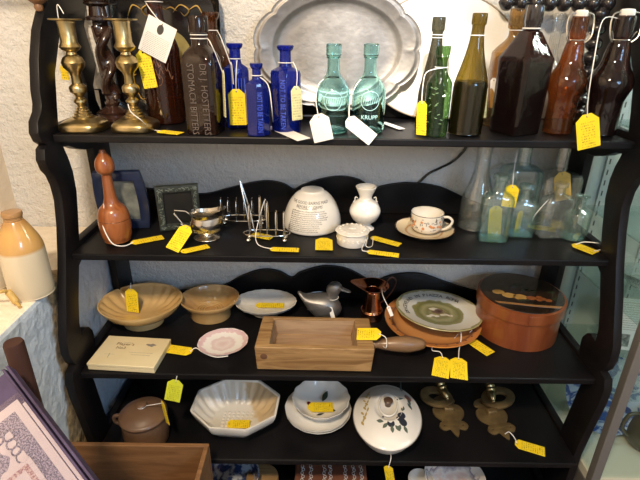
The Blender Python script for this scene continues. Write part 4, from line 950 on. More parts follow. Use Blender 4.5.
# pewter duck
c = ony(322, 318, 1.24); c.z = Z3; s = vproj((c.x, 1.24, Z3 + .05))[2]/F*.86; c.x -= .003
o = root('pewter_duck', 'small pewter duck with raised head standing behind the wooden box', 'duck figure', (c.x, 1.25, Z3))
def ell(cx_, cz_, rx, ry, rz, n=16, cy_=0): return (cx_, cy_, cz_, rx, ry, rz)
rings = []
for x_, z_, ry, rz in ((-27, 42, 1, 1), (-25, 40, 4, 3), (-21, 35, 7, 5), (-15, 29, 11, 9), (-7, 25, 15, 13.5), (3, 23, 16.5, 16), (12, 22.5, 15, 15.5), (18, 22, 11, 12), (22, 21, 6, 7), (24, 20.5, 1, 1)):
    rings.append([(x_*s, ry*s*cos(a)*.9, (z_ + rz*sin(a))*s) for a in [2*pi*i/28 for i in range(28)]])
b_ = M().loft(rings)
rings = []
for x_, z_, r_ in ((9, 24, 9), (12, 32, 6.5), (13, 39, 5.6), (14, 45, 7.6), (15, 50, 7.8), (15.5, 54, 5), (15.5, 56, 1)):
    rings.append([((x_ + r_*1.12*cos(a))*s, r_*s*.85*sin(a), (z_)*s) for a in [2*pi*i/24 for i in range(24)]])
b_.loft(rings)
b_.loft([[(x_*s, ry*s*cos(a), (z_ + rz*sin(a))*s) for a in [2*pi*i/16 for i in range(16)]] for x_, z_, ry, rz in ((20, 48, 4, 3.4), (25, 46, 3.4, 2), (30, 44.2, 3.4, 1.4), (33, 43.2, 2.4, 1), (34, 43, .4, .3))])
b_.lathe([(0, 0), (13*s, 0), (13*s, .003), (8*s, .010), (7*s, .02), (0, .03)], 24)
b_.build('duck_body', pewter, o, smooth=70)
for sy in (-1, 1):
    g = M()
    g.loft([[(x_*s, sy*(yy + .8*cos(a))*s, (z_ + rz*sin(a))*s) for a in [2*pi*i/12 for i in range(12)]] for x_, yy, z_, rz in ((-20, 7.5, 34, 1), (-12, 11.5, 30, 5), (-2, 14.5, 27, 8), (7, 14.4, 26, 7), (12, 13, 26, 2))])
    for k in range(4): g.tube(cr([((8 - k*5)*s, -0 + sy*15.0*s, 33*s - k*s), ((2 - k*5)*s, sy*15.4*s, 28*s), ((-4 - k*4)*s, sy*13.4*s, 24*s + k*s)], 3), .0007, 5)
    g.build('wing', pewter, o, smooth=60)
    M().lathe([(0, .0012), (.0014, .0006), (.0016, 0)], 10, T=XF((19*s, sy*6.6*s, 49.5*s), (-sy*pi/2, 0, 0))).build('eye', inkm, o)
tag('white looped string tag round the neck of the pewter duck', (c.x + 10*s, 1.25 - 12*s, Z3 + 30*s), (c.x + 15*s, 1.25 - 17.5*s, Z3 + 14*s), (0, -1, .2), .012, whitetag, loops=[((c.x + 12.6*s, 1.25, Z3 + 36*s), 7.2*s)])

# copper jug
c, s, H = spot(371, 324, 11.5, 285, Z3)
o = root('copper_jug', 'small copper jug with flared pouring lip and looped handle', 'jug', c)
cj = [(10.5, 0), (11, 1.5), (10.6, 4), (10.8, 8), (11, 11), (9.5, 12.5), (8.4, 22), (7.3, 33), (7.0, 37), (9.4, 39), (14, 42), (15.6, 43)]
rings = []
cjs = cr([(a*s, b/43*H) for a, b in cj], 3)
def lip(r, z):
    f2 = max(0, (z/H - .86)/.14)
    return [(r*cos(a)*(1 + .45*f2*max(0, -cos(a))**6), r*sin(a), z + f2*.012*max(0, cos(a + pi))**4) for a in [2*pi*i/48 for i in range(48)]]
outr = [lip(r_, z_) for r_, z_ in cjs]; inn = [[(p[0]*.94, p[1]*.94, p[2]) for p in r_] for r_ in outr[14:]][::-1]
M().loft(outr + inn).build('jug_body', copper, o, smooth=50)
M().torus((0, 0, 11.5/43*H), 10.6*s, .0012, 36, 6).build('raised_band', copper, o); M().torus((0, 0, 36/43*H), 7.4*s, .0010, 36, 6).build('raised_band', copper, o)
M().tube(cr([(11.5*s, 0, H*.97), (14*s, 0, H*1.14), (18.5*s, 0, H*1.24), (22*s, 0, H*1.12), (20*s, 0, H*.88), (13*s, 0, H*.58), (8.6*s, 0, H*.48)], 6), .0024, 8).build('handle', mat('dark_copper', (.10, .055, .045), .3, 1), o)
tag('long white string looping from the copper jug down to the orange plate', ony(388, 306, 1.16), ony(392, 316, 1.15), (0, -1, .4), .010, whitetag, strings=[[ony(383, 296, 1.18), ony(382, 288, c.y), (c.x + 12*s, c.y, Z3 + H*.8)]])

# orange plate under the lettered plate
orange = radial('orange_pottery_glaze', [(0, (.52, .27, .11)), (.7, (.58, .27, .09)), (.82, (.50, .22, .07)), (.88, (.22, .09, .05)), (.93, (.60, .24, .07)), (1.02, (.60, .24, .07))], .142, nz=.08)
pA = onz(432, 322, Z3 + .01); ro = (onz(480, 322, Z3 + .02).x - onz(385, 322, Z3 + .02).x)/2*1.0
o = root('orange_plate', 'round orange pottery plate underneath the plate with the sheep picture', 'plate', (pA.x, pA.y + .002, Z3))
M().lathe([(0, .002), (ro*.55, .0), (ro*.58, 0), (ro*.6, .004), (ro*.8, .009), (ro, .020), (ro, .024), (ro*.8, .014), (ro*.58, .008), (0, .007)], 64).build('plate_body', orange, o, smooth=50)
g = M()
for k in range(26): a = 2*pi*k/26; g.prism([(ro*.9*cos(a) + .004*cos(t_), ro*.9*sin(a) + .0025*sin(t_)) for t_ in [2*pi*i/8 for i in range(8)]], .0185, .0200)
g.build('painted_border', mat('dark_brown_glaze', (.10, .05, .03), .3), o)
# lettered plate, tilted, on top
rp = (onz(481, 309, Z3 + .05).x - onz(396, 309, Z3 + .05).x)/2
pB = onz(438.5, 309, Z3 + .05)
tl = R(-4)
o = root('lettered_plate', 'white plate with lettered rim and green painted scene of a shepherd with sheep', 'plate', (pB.x, pB.y, Z3 + .030), (tl, R(3), 0))
scene_m = radial('shepherd_scene_glaze', [(0, (.20, .15, .06)), (.14, (.34, .30, .12)), (.26, (.22, .20, .06)), (.36, (.38, .36, .16)), (.48, (.20, .19, .05)), (.58, (.30, .28, .10)), (.61, (.80, .80, .74)), (.92, (.78, .74, .62)), (.945, (.34, .30, .12)), (1.03, (.42, .38, .18))], rp, nz=.16, nscale=34)
M().lathe([(0, .002), (rp*.55, .0), (rp*.58, 0), (rp*.6, .004), (rp*.97, .017), (rp, .019), (rp*.99, .021), (rp*.62, .009), (rp*.56, .007), (0, .007)], 72).build('plate_body', scene_m, o, smooth=50)
g = M(); txt = 'DRICEVEIND IN PIAZZA ROMA'; a0, a1 = R(196), R(38)
for i, ch in enumerate(txt):
    if ch == ' ': continue
    vs, fs = curve_geo(text=ch, size=.0185, extrude=.0003, align='CENTER'); a = a0 + (a1 - a0)*(i + .5)/len(txt); q = rp*.77
    g.add(vs, fs, Matrix.Translation(V((q*cos(a), q*sin(a), .0149))) @ Matrix.Rotation(a - pi/2, 4, 'Z') @ Matrix.Rotation(R(15), 4, 'X'))
g.build('rim_lettering', inkm, o, smooth=0)
def blob(g, x, y, rx, ry, z=.0073, n=18, wob=.12, ph=0, T=None): g.prism([(x + rx*cos(t_)*(1 + wob*sin(3*t_ + ph)), y + ry*sin(t_)*(1 + wob*cos(4*t_ + ph))) for t_ in [2*pi*i/n for i in range(n)]], z, z + .0004, T)
g = M()
for k, (x, y) in enumerate(((-.022, -.020), (-.010, -.023), (.010, -.014), (.020, -.012), (.032, -.016), (-.032, -.026))): blob(g, x*rp/.125, y*rp/.125, .0085, .0055, ph=k)
blob(g, -.008*rp/.125, .018*rp/.125, .016, .009)
g.build('painted_sheep', mat('painted_cream', (.72, .66, .54), .3), o)
g = M(); blob(g, -.002, .002, .018, .010, .0074); blob(g, .005, .012, .012, .010, .0074); g.tube([(.012, .02, .008), (.035, -.018, .008)], .0008, 4)
g.build('painted_shepherd', mat('painted_brown', (.16, .09, .06), .3), o)
flat('yellow tag peeping out from under the right edge of the lettered plate', Z3, (470, 326), (483, 333), .03)
flat('double yellow tag lying in front of the lettered plate, left half', Z3, (443, 357), (440, 377), .045, strings=[[onz(440, 352, Z3 + .006), onz(432, 350, Z3 + .004), onz(436, 342, Z3 + .006), onz(448, 344, Z3 + .006), onz(458, 334, Z3 + .012)]], sr=.0014)
flat('double yellow tag lying in front of the lettered plate, right half', Z3, (458.5, 358), (459, 379), .045, strings=[[onz(459, 350, Z3 + .006), onz(461, 340, Z3 + .02), onz(461, 332, Z3 + .035)]], sr=.0014)
flat('yellow tag between the lettered plate and the round wooden box', Z3, (470, 340), (491, 354), .036, strings=[[onz(466, 341, Z3 + .006), onz(463, 337, Z3 + .006), onz(468, 334, Z3 + .01), onz(472, 330, Z3 + .02)]], sr=.0014)

# round bentwood box with painted lid
c = onz(519, 352, Z3); ru = 39.5*vproj(onz(519, 335, Z3))[2]/F
c = V((onz(519, 325, Z3 + .03).x, c.y + ru, Z3))
lo, hi = .04, .25
for _ in range(30):
    m_ = (lo + hi)/2
    if (vproj(c + V((0, ru, m_)))[1] + vproj(c + V((0, -ru, m_)))[1])/2 > 294: lo = m_
    else: hi = m_
hb2 = lo
o = root('round_wooden_box', 'large round red brown wooden box with fruit painted on its dark lid', 'box', c, (0, 0, 0))
ru2 = ru*1.02
M().lathe([(0, 0), (ru, 0), (ru, hb2*.72), (0, hb2*.72)], 72).build('box_body', roundwood, o, smooth=30)
M().lathe([(ru2, hb2*.715), (ru2 + .003, hb2*.72), (ru2 + .003, hb2*.985), (ru2, hb2*.998), (ru2*.985, hb2), (0, hb2)], 72).build('lid', roundwood, o, smooth=30)
boxlid = [q for q in col.objects if q.parent == o and q.name.startswith('lid')][0]
M().box((-.004 - .02, -ru2 - .0042, hb2*.73), (-.02 + .03, -ru2 - .0022, hb2*.97)).build('lap_joint', roundwood, o, bevel=.001)
lidt = mat('dark_varnished_lid', (.018, .013, .010), .14, c2=(.035, .02, .012), scale=9, coat=.8)
M().lathe([(0, hb2 + .0003), (ru2*.97, hb2 + .0003), (ru2*.965, hb2 + .0016), (0, hb2 + .0016)], 72).build('painted_ground', lidt, boxlid, smooth=30)
zl = hb2 + .0016
g = M()
for k, (x, y, rx, ry) in enumerate(((-.045, -.02, .020, .014), (-.015, -.03, .020, .016), (-.07, .0, .018, .013))): blob(g, x, y, rx, ry, zl, ph=k, wob=.05)
g.build('painted_fruit', mat('painted_yellow_fruit', (.42, .22, .05), .2, c2=(.55, .33, .09), scale=30, coat=.6), boxlid)
g = M()
for k, (x, y, rx, ry) in enumerate(((.015, -.035, .015, .011), (.034, -.045, .009, .008), (.048, -.040, .009, .008), (.060, -.048, .010, .008), (.04, -.030, .009, .007))): blob(g, x, y, rx, ry, zl + .0002, ph=k, wob=.05)
g.build('painted_berries', mat('painted_red_fruit', (.30, .10, .03), .2, coat=.6), boxlid)
g = M()
g.prism([(-ru2*.80, -.052), (ru2*.1, -.072), (ru2*.72, -.080), (ru2*.62, -.090), (ru2*.1, -.082), (-ru2*.74, -.063)], zl, zl + .0005)
g.build('painted_tabletop', mat('painted_tan_band', (.34, .17, .06), .2, coat=.6), boxlid)
g = M()
for k in range(9): blob(g, .02 + .012*k*cos(k), .02 + .03*sin(k*1.7) - .04*(k % 2), .013, .006, zl + .0001, ph=k, wob=.2)
g.build('painted_leaves', mat('painted_dark_green', (.035, .045, .02), .2, coat=.6), boxlid)

# ================================================================== FOURTH SHELF
# lidded brown stoneware pot
c, s, H = spot(148, 462, 24, 405, Z4)
c = onz(143, 413, Z4 + .098); c.z = Z4; s = vproj((c.x, c.y, Z4 + .1))[2]/F*.86
zt_ = .132
o = root('lidded_pot', 'brown stoneware lidded pot partly hidden behind the wooden box', 'pot', c)
k = zt_
M().lathe(cr([(.0, 0), (22*s, 0), (25.5*s, k*.10), (26*s, k*.4), (25.5*s, k*.60), (24*s, k*.68)], 4) + [(0, k*.68)], 48).build('pot_body', teracot, o, smooth=50)
M().lathe(cr([(27*s, k*.68), (27.5*s, k*.72), (26*s, k*.76), (24*s, k*.78), (18*s, k*.85), (10*s, k*.90), (4.5*s, k*.91), (4*s, k*.94), (6*s, k*.98), (4*s, k*1.01), (0, k*1.02)], 3), 48).build('lid', teracot, o, smooth=50)
M().tube(cr([(-25*s, 0, k*.40), (-34*s, 0, k*.48), (-34*s, 0, k*.64), (-26*s, 0, k*.66)], 5), .006, 10).build('lug_handle', teracot, o, smooth=60)
kc = c + V((0, 0, k*.95))
tag('yellow tag curling down the right side of the brown lidded pot', ony(162, 401, c.y - .01), ony(168, 424, c.y - .03), (-.85, -.6, .2), .03, tagY, strings=[[tuple(kc + V((5*s, 0, 0)))]], loops=[(tuple(kc), 5*s)])
hang('yellow tag hanging from the third shelf above the brown lidded pot', 1.0, (176, 380), (172, 401), .042, strings=[[ony(177, 376, 1.0)]], m=tagmat('lime_yellow_card', (.62, .66, .03), (.2, .2, .02)))

# octagonal ironstone bowl
def stained():
    m, t, N, L, B, O = nt('tan_stained_ironstone'); B.inputs['Roughness'].default_value = .28; B.inputs['Coat Weight'].default_value = .35
    tc = N.new('ShaderNodeTexCoord'); sp = N.new('ShaderNodeSeparateXYZ'); L.new(tc.outputs['Object'], sp.inputs[0])
    d = math_(N, L, 'ADD', sp.outputs[0], math_(N, L, 'MULTIPLY', sp.outputs[1], .55))
    d = math_(N, L, 'ADD', d, math_(N, L, 'MULTIPLY', math_(N, L, 'SUBTRACT', noise(N, L, tc.outputs['Object'], 45, 4), .5), .05))
    L.new(ramp(N, L, math_(N, L, 'MULTIPLY', d, 5), [(.0, (.74, .70, .62)), (.28, (.76, .71, .62)), (.36, (.62, .47, .28)), (1, (.58, .43, .25))]), B.inputs['Base Color']); return m
stain_m = stained()
zr = .085
cbk = onz(234, 441, Z4)
pts8 = [(186, 411), (204, 387), (221, 380.5), (262, 381), (281, 397), (278, 412), (249, 430), (206, 428)]
rim = [onz(u, v, Z4 + zr) for u, v in pts8]
cc = sum(rim, V())/8; cc.z = Z4
o = root('octagonal_bowl', 'white ironstone octagonal mould bowl with fluted inside and stained patch', 'bowl', cc, (0, 0, 0))
def oct_(f_, z, fl=0, n=96):
    out = []
    hw_, hd = .128, .105
    for i in range(n):
        a = 2*pi*i/n + .12; q = 1/max(abs(cos(a))/hw_, abs(sin(a))/hd, (abs(cos(a))/hw_ + abs(sin(a))/hd)/1.42); q *= f_*(1 + (fl*abs(sin(a*11)) if fl else 0))
        out.append((q*cos(a - .06), q*sin(a - .06), z))
    return out
M().loft([oct_(.48, 0), oct_(.50, .006), oct_(.47, .010), oct_(.70, .022), oct_(.93, .055), oct_(1.0, .080), oct_(1.0, zr), oct_(.955, zr), oct_(.93, zr - .006)], cap1=False).build('bowl_body', ironstone, o, smooth=35)
M().loft([oct_(.935, zr - .006), oct_(.885, .060, -.09), oct_(.77, .032, -.12), oct_(.62, .022, -.05), oct_(.56, .019)], cap0=False).build('fluted_inside', stain_m, o, smooth=60)
g = M()
for i in range(-3, 4):
    for j in range(-2, 3): g.lathe([(.006, 0), (.004, .0025), (0, .0035)], 6, T=XF((i*.014, j*.013, .0185)))
g.build('diamond_relief', ironstone, o, smooth=0)
M().prism([(.078 + .028*cos(t_)*(1 + .25*sin(3*t_)), .01 + .038*sin(t_)*(1 + .2*cos(5*t_))) for t_ in [2*pi*i/30 for i in range(30)]], 0, .0006, T=Matrix.Translation(V((.034, 0, -.010))) @ Matrix.Rotation(-R(38), 4, 'Y')).build('tan_stain', mat('tan_stain', (.56, .42, .24), .4), o) if False else None
flat('amber yellow tag lying in the octagonal white bowl', Z4 + .026, (227, 424), (250, 424), .030, tilt=(0, -.1, 0))

# stack: two plates and a bowl
def spotp(u, v, z): return onz(u, v, z)
r1 = (onz(351, 408, Z4 + .03).x - onz(285, 408, Z4 + .03).x)/2
c1 = onz(318, 408, Z4 + .028)
offw = mat('white_plate_glaze', (.78, .75, .70), .2, c2=(.80, .78, .73), scale=6, coat=.5)
for k in range(2):
    o = root('side_plate', ('white side plate at the bottom of the small stack', 'white side plate directly under the fruit painted bowl')[k], 'plate', (c1.x + (.001, -.001)[k], c1.y + .004*(1-k), Z4 + .0095*k), group='stacked side plates')
    q = r1*(1 - .015*k)
    M().lathe([(0, .003), (q*.52, .0), (q*.55, 0), (q*.57, .004), (q*.8, .008), (q, .022), (q, .025), (q*.8, .013), (q*.55, .008), (0, .0075)], 60, fl=lambda a, z: 1 + (.006*cos(a*16) if z > .018 else 0)).build('plate_body', offw, o, smooth=50)
r2 = (onz(349, 397, Z4 + .065).x - onz(292.5, 397, Z4 + .065).x)/2
c2_ = onz(321, 400, Z4 + .068)
o = root('painted_bowl', 'white scalloped bowl painted with plums and leaves on top of the side plates', 'bowl', (c2_.x, c1.y + .0, Z4 + .0185))
hb_ = .052
M().lathe(cr([(r2*.45, 0), (r2*.47, .003), (r2*.60, .010), (r2*.85, hb_*.65), (r2, hb_), (r2*.975, hb_ + .001), (r2*.82, hb_*.65), (r2*.56, .013), (r2*.3, .008), (.001, .007)], 3), 84, fl=lambda a, z: 1 + (.014*cos(a*14)*(z/hb_)**3)).build('bowl_body', offw, o, smooth=50)
dk = mat('painted_leaf_green', (.03, .05, .04), .3); pl_ = mat('painted_plum', (.12, .015, .03), .25)
def leaf(g, x, y, L, w, a, z=.009, tilt=0):
    P = [(0, 0)] + [(L*t_, w*sin(pi*t_)) for t_ in (.2, .4, .6, .8)] + [(L, 0)] + [(L*t_, -w*sin(pi*t_)) for t_ in (.8, .6, .4, .2)]
    g.prism(P, 0, .0005, Matrix.Translation(V((x, y, z))) @ Matrix.Rotation(a, 4, 'Z') @ Matrix.Rotation(-tilt, 4, 'Y'))
g = M(); leaf(g, .005, .026, .036, .009, R(55), .0125, R(38)); leaf(g, .022, -.008, .026, .006, R(-20), .011, R(10)); leaf(g, .01, -.022, .026, .004, R(200), .0095, 0); leaf(g, .026, -.004, .02, .006, R(60), .012, R(12))
g.build('painted_leaf', dk, o)
g = M(); g.prism([(.009*cos(t_), .009*sin(t_)) for t_ in [2*pi*i/20 for i in range(20)]], 0, .0006, XF((-.036, .010, .0165), (0, R(28), 0))); g.build('painted_plum', pl_, o)
flat('bright yellow tag lying in the fruit painted bowl', Z4 + .033, (308, 407), (333, 407), .040)

# oval tureen with bird and berry painting
tu = [onz(354, 413, Z4 + .075), onz(420, 410, Z4 + .075)]
rx = (tu[1].x - tu[0].x)/2
tc_ = onz(387, 413, Z4 + .08)
yb_, yf = onz(387, 386, Z4 + .085).y, onz(385, 443, Z4 + .07).y
ry = (yb_ - yf)/2*1.22; ctr = V(((tu[0].x + tu[1].x)/2, (yb_ + yf)/2, Z4))
o = root('tureen', 'white oval lidded tureen painted with wheat, berries and a bird', 'tureen', ctr, (0, 0, R(-8)))
M().lathe(cr([(rx*.60, 0), (rx*.63, .004), (rx*.80, .022), (rx*.93, .050), (rx*.97, .064)], 4) + [(0, .064)], 72, sy=ry/rx).build('tureen_body', offw, o, smooth=50)
lidp = cr([(rx*1.0, .064), (rx*1.01, .067), (rx*.99, .071), (rx*.90, .076), (rx*.72, .088), (rx*.50, .098), (rx*.42, .100)], 4)
lidT = M().lathe(lidp + [(rx*.38, .097), (rx*.30, .090), (0, .088)], 72, sy=ry/rx).build('lid', offw, o, smooth=50)
M().torus((0, 0, .0655), rx*1.012, .0014, 72, 6, sy=ry/rx).build('grey_rim_line', greyink, o)
M().lathe([(0, 0), (.009, 0), (.009, .010), (.013, .015), (.014, .020), (.010, .024), (0, .025)], 24, T=XF((.0, .018, .089))).build('knob', mat('brown_knob', (.09, .05, .03), .35), lidT, smooth=50)
def lidz(x, y):
    q = sqrt(x*x + (y*rx/ry)**2)
    for (r0, z0), (r1_, z1) in zip(lidp[:-1], lidp[1:]):
        if min(r0, r1_) <= q <= max(r0, r1_): return z0 + (z1 - z0)*((q - r0)/((r1_ - r0) or 1e-9))
    return .098
def onlid(poly, T_, th=.0006):
    vs = []; 
    P = [T_ @ V((a, b, 0)) for a, b in poly]
    cxm = sum((p.x for p in P))/len(P); cym = sum((p.y for p in P))/len(P)
    top = [(p.x, p.y, lidz(p.x, p.y) + th) for p in P] + [(cxm, cym, lidz(cxm, cym) + th)]
    n = len(P); return top, [(i, (i + 1) % n, n) for i in range(n)]
def lf(L, w): return [(0, 0)] + [(L*t_, w*sin(pi*t_)) for t_ in (.2, .4, .6, .8)] + [(L, 0)] + [(L*t_, -w*sin(pi*t_)) for t_ in (.8, .6, .4, .2)]
def ci_(r_, n=14): return [(r_*cos(2*pi*i/n), r_*sin(2*pi*i/n)) for i in range(n)]
def T2(x, y, a=0): return Matrix.Translation(V((x*1.15, y*1.35, 0))) @ Matrix.Rotation(R(a), 4, 'Z')
M().torus((0, 0, 0), .030, .0035, 40, 8, sy=1.75, T=XF((0, .012, .0965))).build('raised_grip_oval', offw, lidT, o, smooth=50) if False else M().torus((0, .012, .0975), .027, .0032, 40, 8, sy=1.7).build('raised_grip_oval', offw, lidT, smooth=50)
g = M()
for k in range(16): vs, fs = onlid(lf(.018, .003), T2(-.052 + .004*sin(k*2.1) - .0004*k, .045 - .0062*k, 100 + 35*((k % 2)*2 - 1)*.6)); g.add(vs, fs)
g.build('painted_wheat', mat('painted_wheat', (.42, .31, .10), .3), lidT, smooth=0)
g = M()
for x, y, r_ in ((.034, -.020, .012), (.038, -.036, .012), (.008, -.046, .011), (.028, -.030, .009), (-.012, -.030, .003)): vs, fs = onlid(ci_(r_), T2(x, y)); g.add(vs, fs)
g.build('painted_berries', mat('painted_blue_black', (.03, .035, .05), .3), lidT, smooth=0)
g = M()
for x, y, a in ((.010, -.05, -80), (.018, -.048, -40), (.000, -.046, -130), (.040, -.043, -60), (.032, -.044, -110), (.036, -.008, 80), (-.010, -.044, 170)): vs, fs = onlid(lf(.021, .0055), T2(x, y, a)); g.add(vs, fs)
g.build('painted_leaves', mat('painted_grey_green', (.10, .13, .10), .3), lidT, smooth=0)
g = M(); vs, fs = onlid(lf(.038, .011), T2(.047, .060, -70)); g.add(vs, fs)
g.build('painted_bird', mat('painted_red_brown', (.22, .07, .045), .3), lidT, smooth=0)
g = M()
for x, y, a in ((.052, .040, -75), (.040, .035, -150), (.038, .070, 100), (.050, .025, -60)): vs, fs = onlid(lf(.028, .005), T2(x, y, a)); g.add(vs, fs)
g.build('painted_bird_feathers', mat('painted_blue_green', (.05, .10, .12), .3), lidT, smooth=0)
tag('yellow tag on a string hanging off the fourth shelf below the tureen', ony(388, 466, .955), ony(391, 484, .955), (-.4, -1, .1), .026, strings=[[ony(391, 458, .962), onz(390, 450, Z4 + .01), (ctr.x + .004, yf + .012, Z4 + .03)]])

# two brass door knockers
def knocker(u, v, lab, ang, fx, rz):
    c = onz(u, v, Z4)
    o = root('brass_door_knocker', lab, 'door knocker', c, (0, 0, ang)); o.scale = (1.22, 1.16, 1.2)
    pl = crc([(0, -.078), (.008, -.062), (.012, -.052), (.026, -.056), (.036, -.044), (.030, -.030), (.022, -.026), (.036, -.008), (.040, .010), (.034, .028), (.020, .038), (.028, .048), (.022, .062), (0, .070), (-.022, .062), (-.028, .048), (-.020, .038), (-.034, .028), (-.040, .010), (-.036, -.008), (-.022, -.026), (-.030, -.030), (-.036, -.044), (-.026, -.056), (-.012, -.052), (-.008, -.062)], 3)
    vs, fs = curve_geo([pl, ring3((-.024, -.042), .0035, 10), ring3((.024, -.042), .0035, 10), ring3((0, .056), .0035, 10)], extrude=.0018, bevel=.0008)
    M().add(vs, fs, XF((0, 0, .0028))).build('back_plate', dbrass, o, smooth=35)
    a_ = crc([(.043*cos(t_), .034*sin(t_)) for t_ in [2*pi*i/14 for i in range(14)]], 3)
    b_ = crc([(.024*cos(t_), .017*sin(t_) - .001) for t_ in [2*pi*i/14 for i in range(14)]], 3)
    vs, fs = curve_geo([a_, b_], extrude=.0030, bevel=.002)
    M().add(vs, fs, XF((fx*(.024 if fx < 0 else .036), .046, .022), (R(4), R(fx*-8), rz))).build('ring_handle', dbrass, o, smooth=35)
    M().lathe(cr([(0, 0), (.004, .001), (.0045, .005), (.008, .012), (.0105, .024), (.010, .030), (.0125, .034), (.0125, .038), (.009, .041), (.012, .046), (.011, .052), (.006, .056), (0, .057)], 3), 24, T=XF((fx*.004 + .004, .022, .032), (R(-68), 0, R(-fx*14)))).build('striker_knob', brass, o, smooth=50)
    M().box((-.012, .004, .004), (.014, .020, .018)).build('hinge_block', dbrass, o, bevel=.003)
    return c, o
k1 = knocker(449, 415, 'dull brass door knocker on the left of the pair, ring handle turned left', R(3), -1, 0)
k2 = knocker(493, 418, 'dull brass door knocker on the right of the pair, ring handle turned right', R(12), 1, 0)
flat('yellow tag on the fourth shelf beside the right brass door knocker', Z4, (515, 443), (545, 452), .036, strings=[[onz(514, 437, Z4 + .006), onz(509, 432, Z4 + .01), onz(505, 434, Z4 + .012)]], sr=.0014)

# ================================================================== BOTTOM SHELF
def pdish(name, lab, cat, u, v, z, r_, hgt, m, motif=None, zc=Z5):
    p = onz(u, v, z); o = root(name, lab, cat, (p.x, p.y, zc))
    h = z - zc
    M().lathe([(0, 0), (r_*.5, 0), (r_*.52, .004), (r_*.75, h*.4), (r_, h), (r_*.97, h), (r_*.72, h*.45), (r_*.5, h*.15 + .004), (0, h*.15 + .004)], 64).build('body', m, o, smooth=50)
    return o, h
bluew = mat('blue_white_transfer', (.04, .07, .20), .2, c2=(.60, .64, .70), scale=42, coat=.5, lo=.45, hi=.6)
lethm = mat('brown_leather_tray', (.14, .05, .03), .4, c2=(.20, .08, .045), scale=14, coat=.2)
# lettered brown tray
a = onz(284, 468, .30)
o = root('lettered_tray', 'brown case with white looping patterns lying under the fourth shelf', 'case', (onz(331, 475, .30).x, 1.145, Z5))
wt = .115
M().box((-wt, -.10, 0), (wt, .10, .095)).build('case_body', lethm, o, bevel=.008)
g = M(); random.seed(21)
for k in range(9):
    x0_ = -wt*.8 + k*wt*.2; 
    if k in (2, 5): continue
    for j in range(5): g.torus((x0_ + .003*(j % 2) + .004*sin(k), -.092 + j*.013, .0955), .0055, .0008, 12, 4, sx=.8)
for k in range(10): g.tube([(-wt*.85 + k*.02, -.02 + .01*sin(k), .0957), (-wt*.85 + k*.02 + .008, .0, .0957)], .0008, 4)
g.build('looped_pattern', paperm, o, smooth=0)
pdish('patterned_bowl', 'blue and white patterned bowl at the left under the fourth shelf', 'bowl', 232, 474, .32, .085, .1, bluew)
pp = onz(255, 478, .29)
o = root('bread_board', 'pale wooden round board tucked beside the blue patterned bowl', 'board', (pp.x + .02, pp.y + .02, Z5))
M().lathe([(0, 0), (.05, 0), (.052, .004), (.052, .07), (.049, .074), (0, .074)], 40).build('board_body', pine, o, smooth=40)
floral = radial('floral_china_glaze', [(0, (.76, .74, .70)), (.3, (.72, .60, .55)), (.4, (.78, .76, .72)), (.62, (.70, .55, .50)), (.72, (.78, .76, .72)), (.85, (.22, .20, .28)), (.9, (.78, .76, .72)), (1.0, (.78, .76, .72))], .095, nz=.5, nscale=30)
pdish('floral_bowl', 'white floral china bowl at the middle right under the fourth shelf', 'bowl', 455, 476, .31, .095, .1, floral)
pdish('floral_bowl', 'white glazed china bowl just left of the floral one under the fourth shelf', 'bowl', 421, 479, .30, .040, .1, offw)
p = onz(393, 478, .31)
o = root('blue_plate', 'pale blue plate standing on edge under the right side of the fourth shelf', 'plate', (onz(500, 478, .29).x - .02, 1.26, Z5), (pi/2 - R(12), 0, 0))
M().lathe([(0, .0), (.06, 0), (.10, .012), (.10, .016), (.06, .005), (0, .005)], 48, T=XF((0, .102, 0))).build('plate_body', mat('pale_blue_glaze', (.30, .45, .62), .25, coat=.4), o, smooth=50)

# ================================================================== LEFT LEDGE
LZ = 1.0
stone2 = None
def stone_mat():
    m, t, N, L, B, O = nt('two_tone_stoneware'); B.inputs['Roughness'].default_value = .22; B.inputs['Coat Weight'].default_value = .5
    tc = N.new('ShaderNodeTexCoord'); sp = N.new('ShaderNodeSeparateXYZ'); L.new(tc.outputs['Object'], sp.inputs[0])
    n = noise(N, L, tc.outputs['Object'], 25, 3); z = math_(N, L, 'ADD', sp.outputs[2], math_(N, L, 'MULTIPLY', n, .006))
    L.new(ramp(N, L, z, [(0, (.58, .50, .36)), (.118, (.62, .54, .40)), (.124, (.52, .30, .10)), (.17, (.56, .33, .10)), (.19, (.42, .22, .07))]), B.inputs['Base Color']); return m
stone2 = stone_mat()
def stonebottle(u, vb, hw, vt, lab, rot=0):
    c, s, H = spot(u, vb, hw, vt, LZ)
    o = root('stoneware_bottle', lab, 'bottle', c)
    k = H/92
    M().lathe(cr([(0.001, 0), (19*s, 0), (20.5*s, 2*k), (21*s, 10*k), (20.8*s, 48*k), (19*s, 60*k), (14*s, 72*k), (9.5*s, 81*k), (8*s, 83*k)], 4), 44).build('bottle_body', stone2, o, smooth=50)
    M().lathe([(8*s, 82*k), (8.4*s, 84*k), (7.6*s, 84.8*k), (8.4*s, 85.6*k), (7.6*s, 86.4*k), (8.8*s, 87*k), (9.2*s, 89*k), (8.6*s, 91.5*k), (6*s, 92*k), (0, 92*k)], 36).build('grooved_neck', mat('tan_glaze', (.36, .20, .08), .3, coat=.3) if 'tan_glaze' not in MATS else MATS['tan_glaze'], o, smooth=40)
    return c, s, H
sb = stonebottle(33, 302, 19.5, 211, 'two tone tan and cream stoneware bottle standing on the plaster ledge')
stonebottle(-10, 294, 19.5, 216, 'tan stoneware bottle almost wholly hidden at the far end of the plaster ledge')
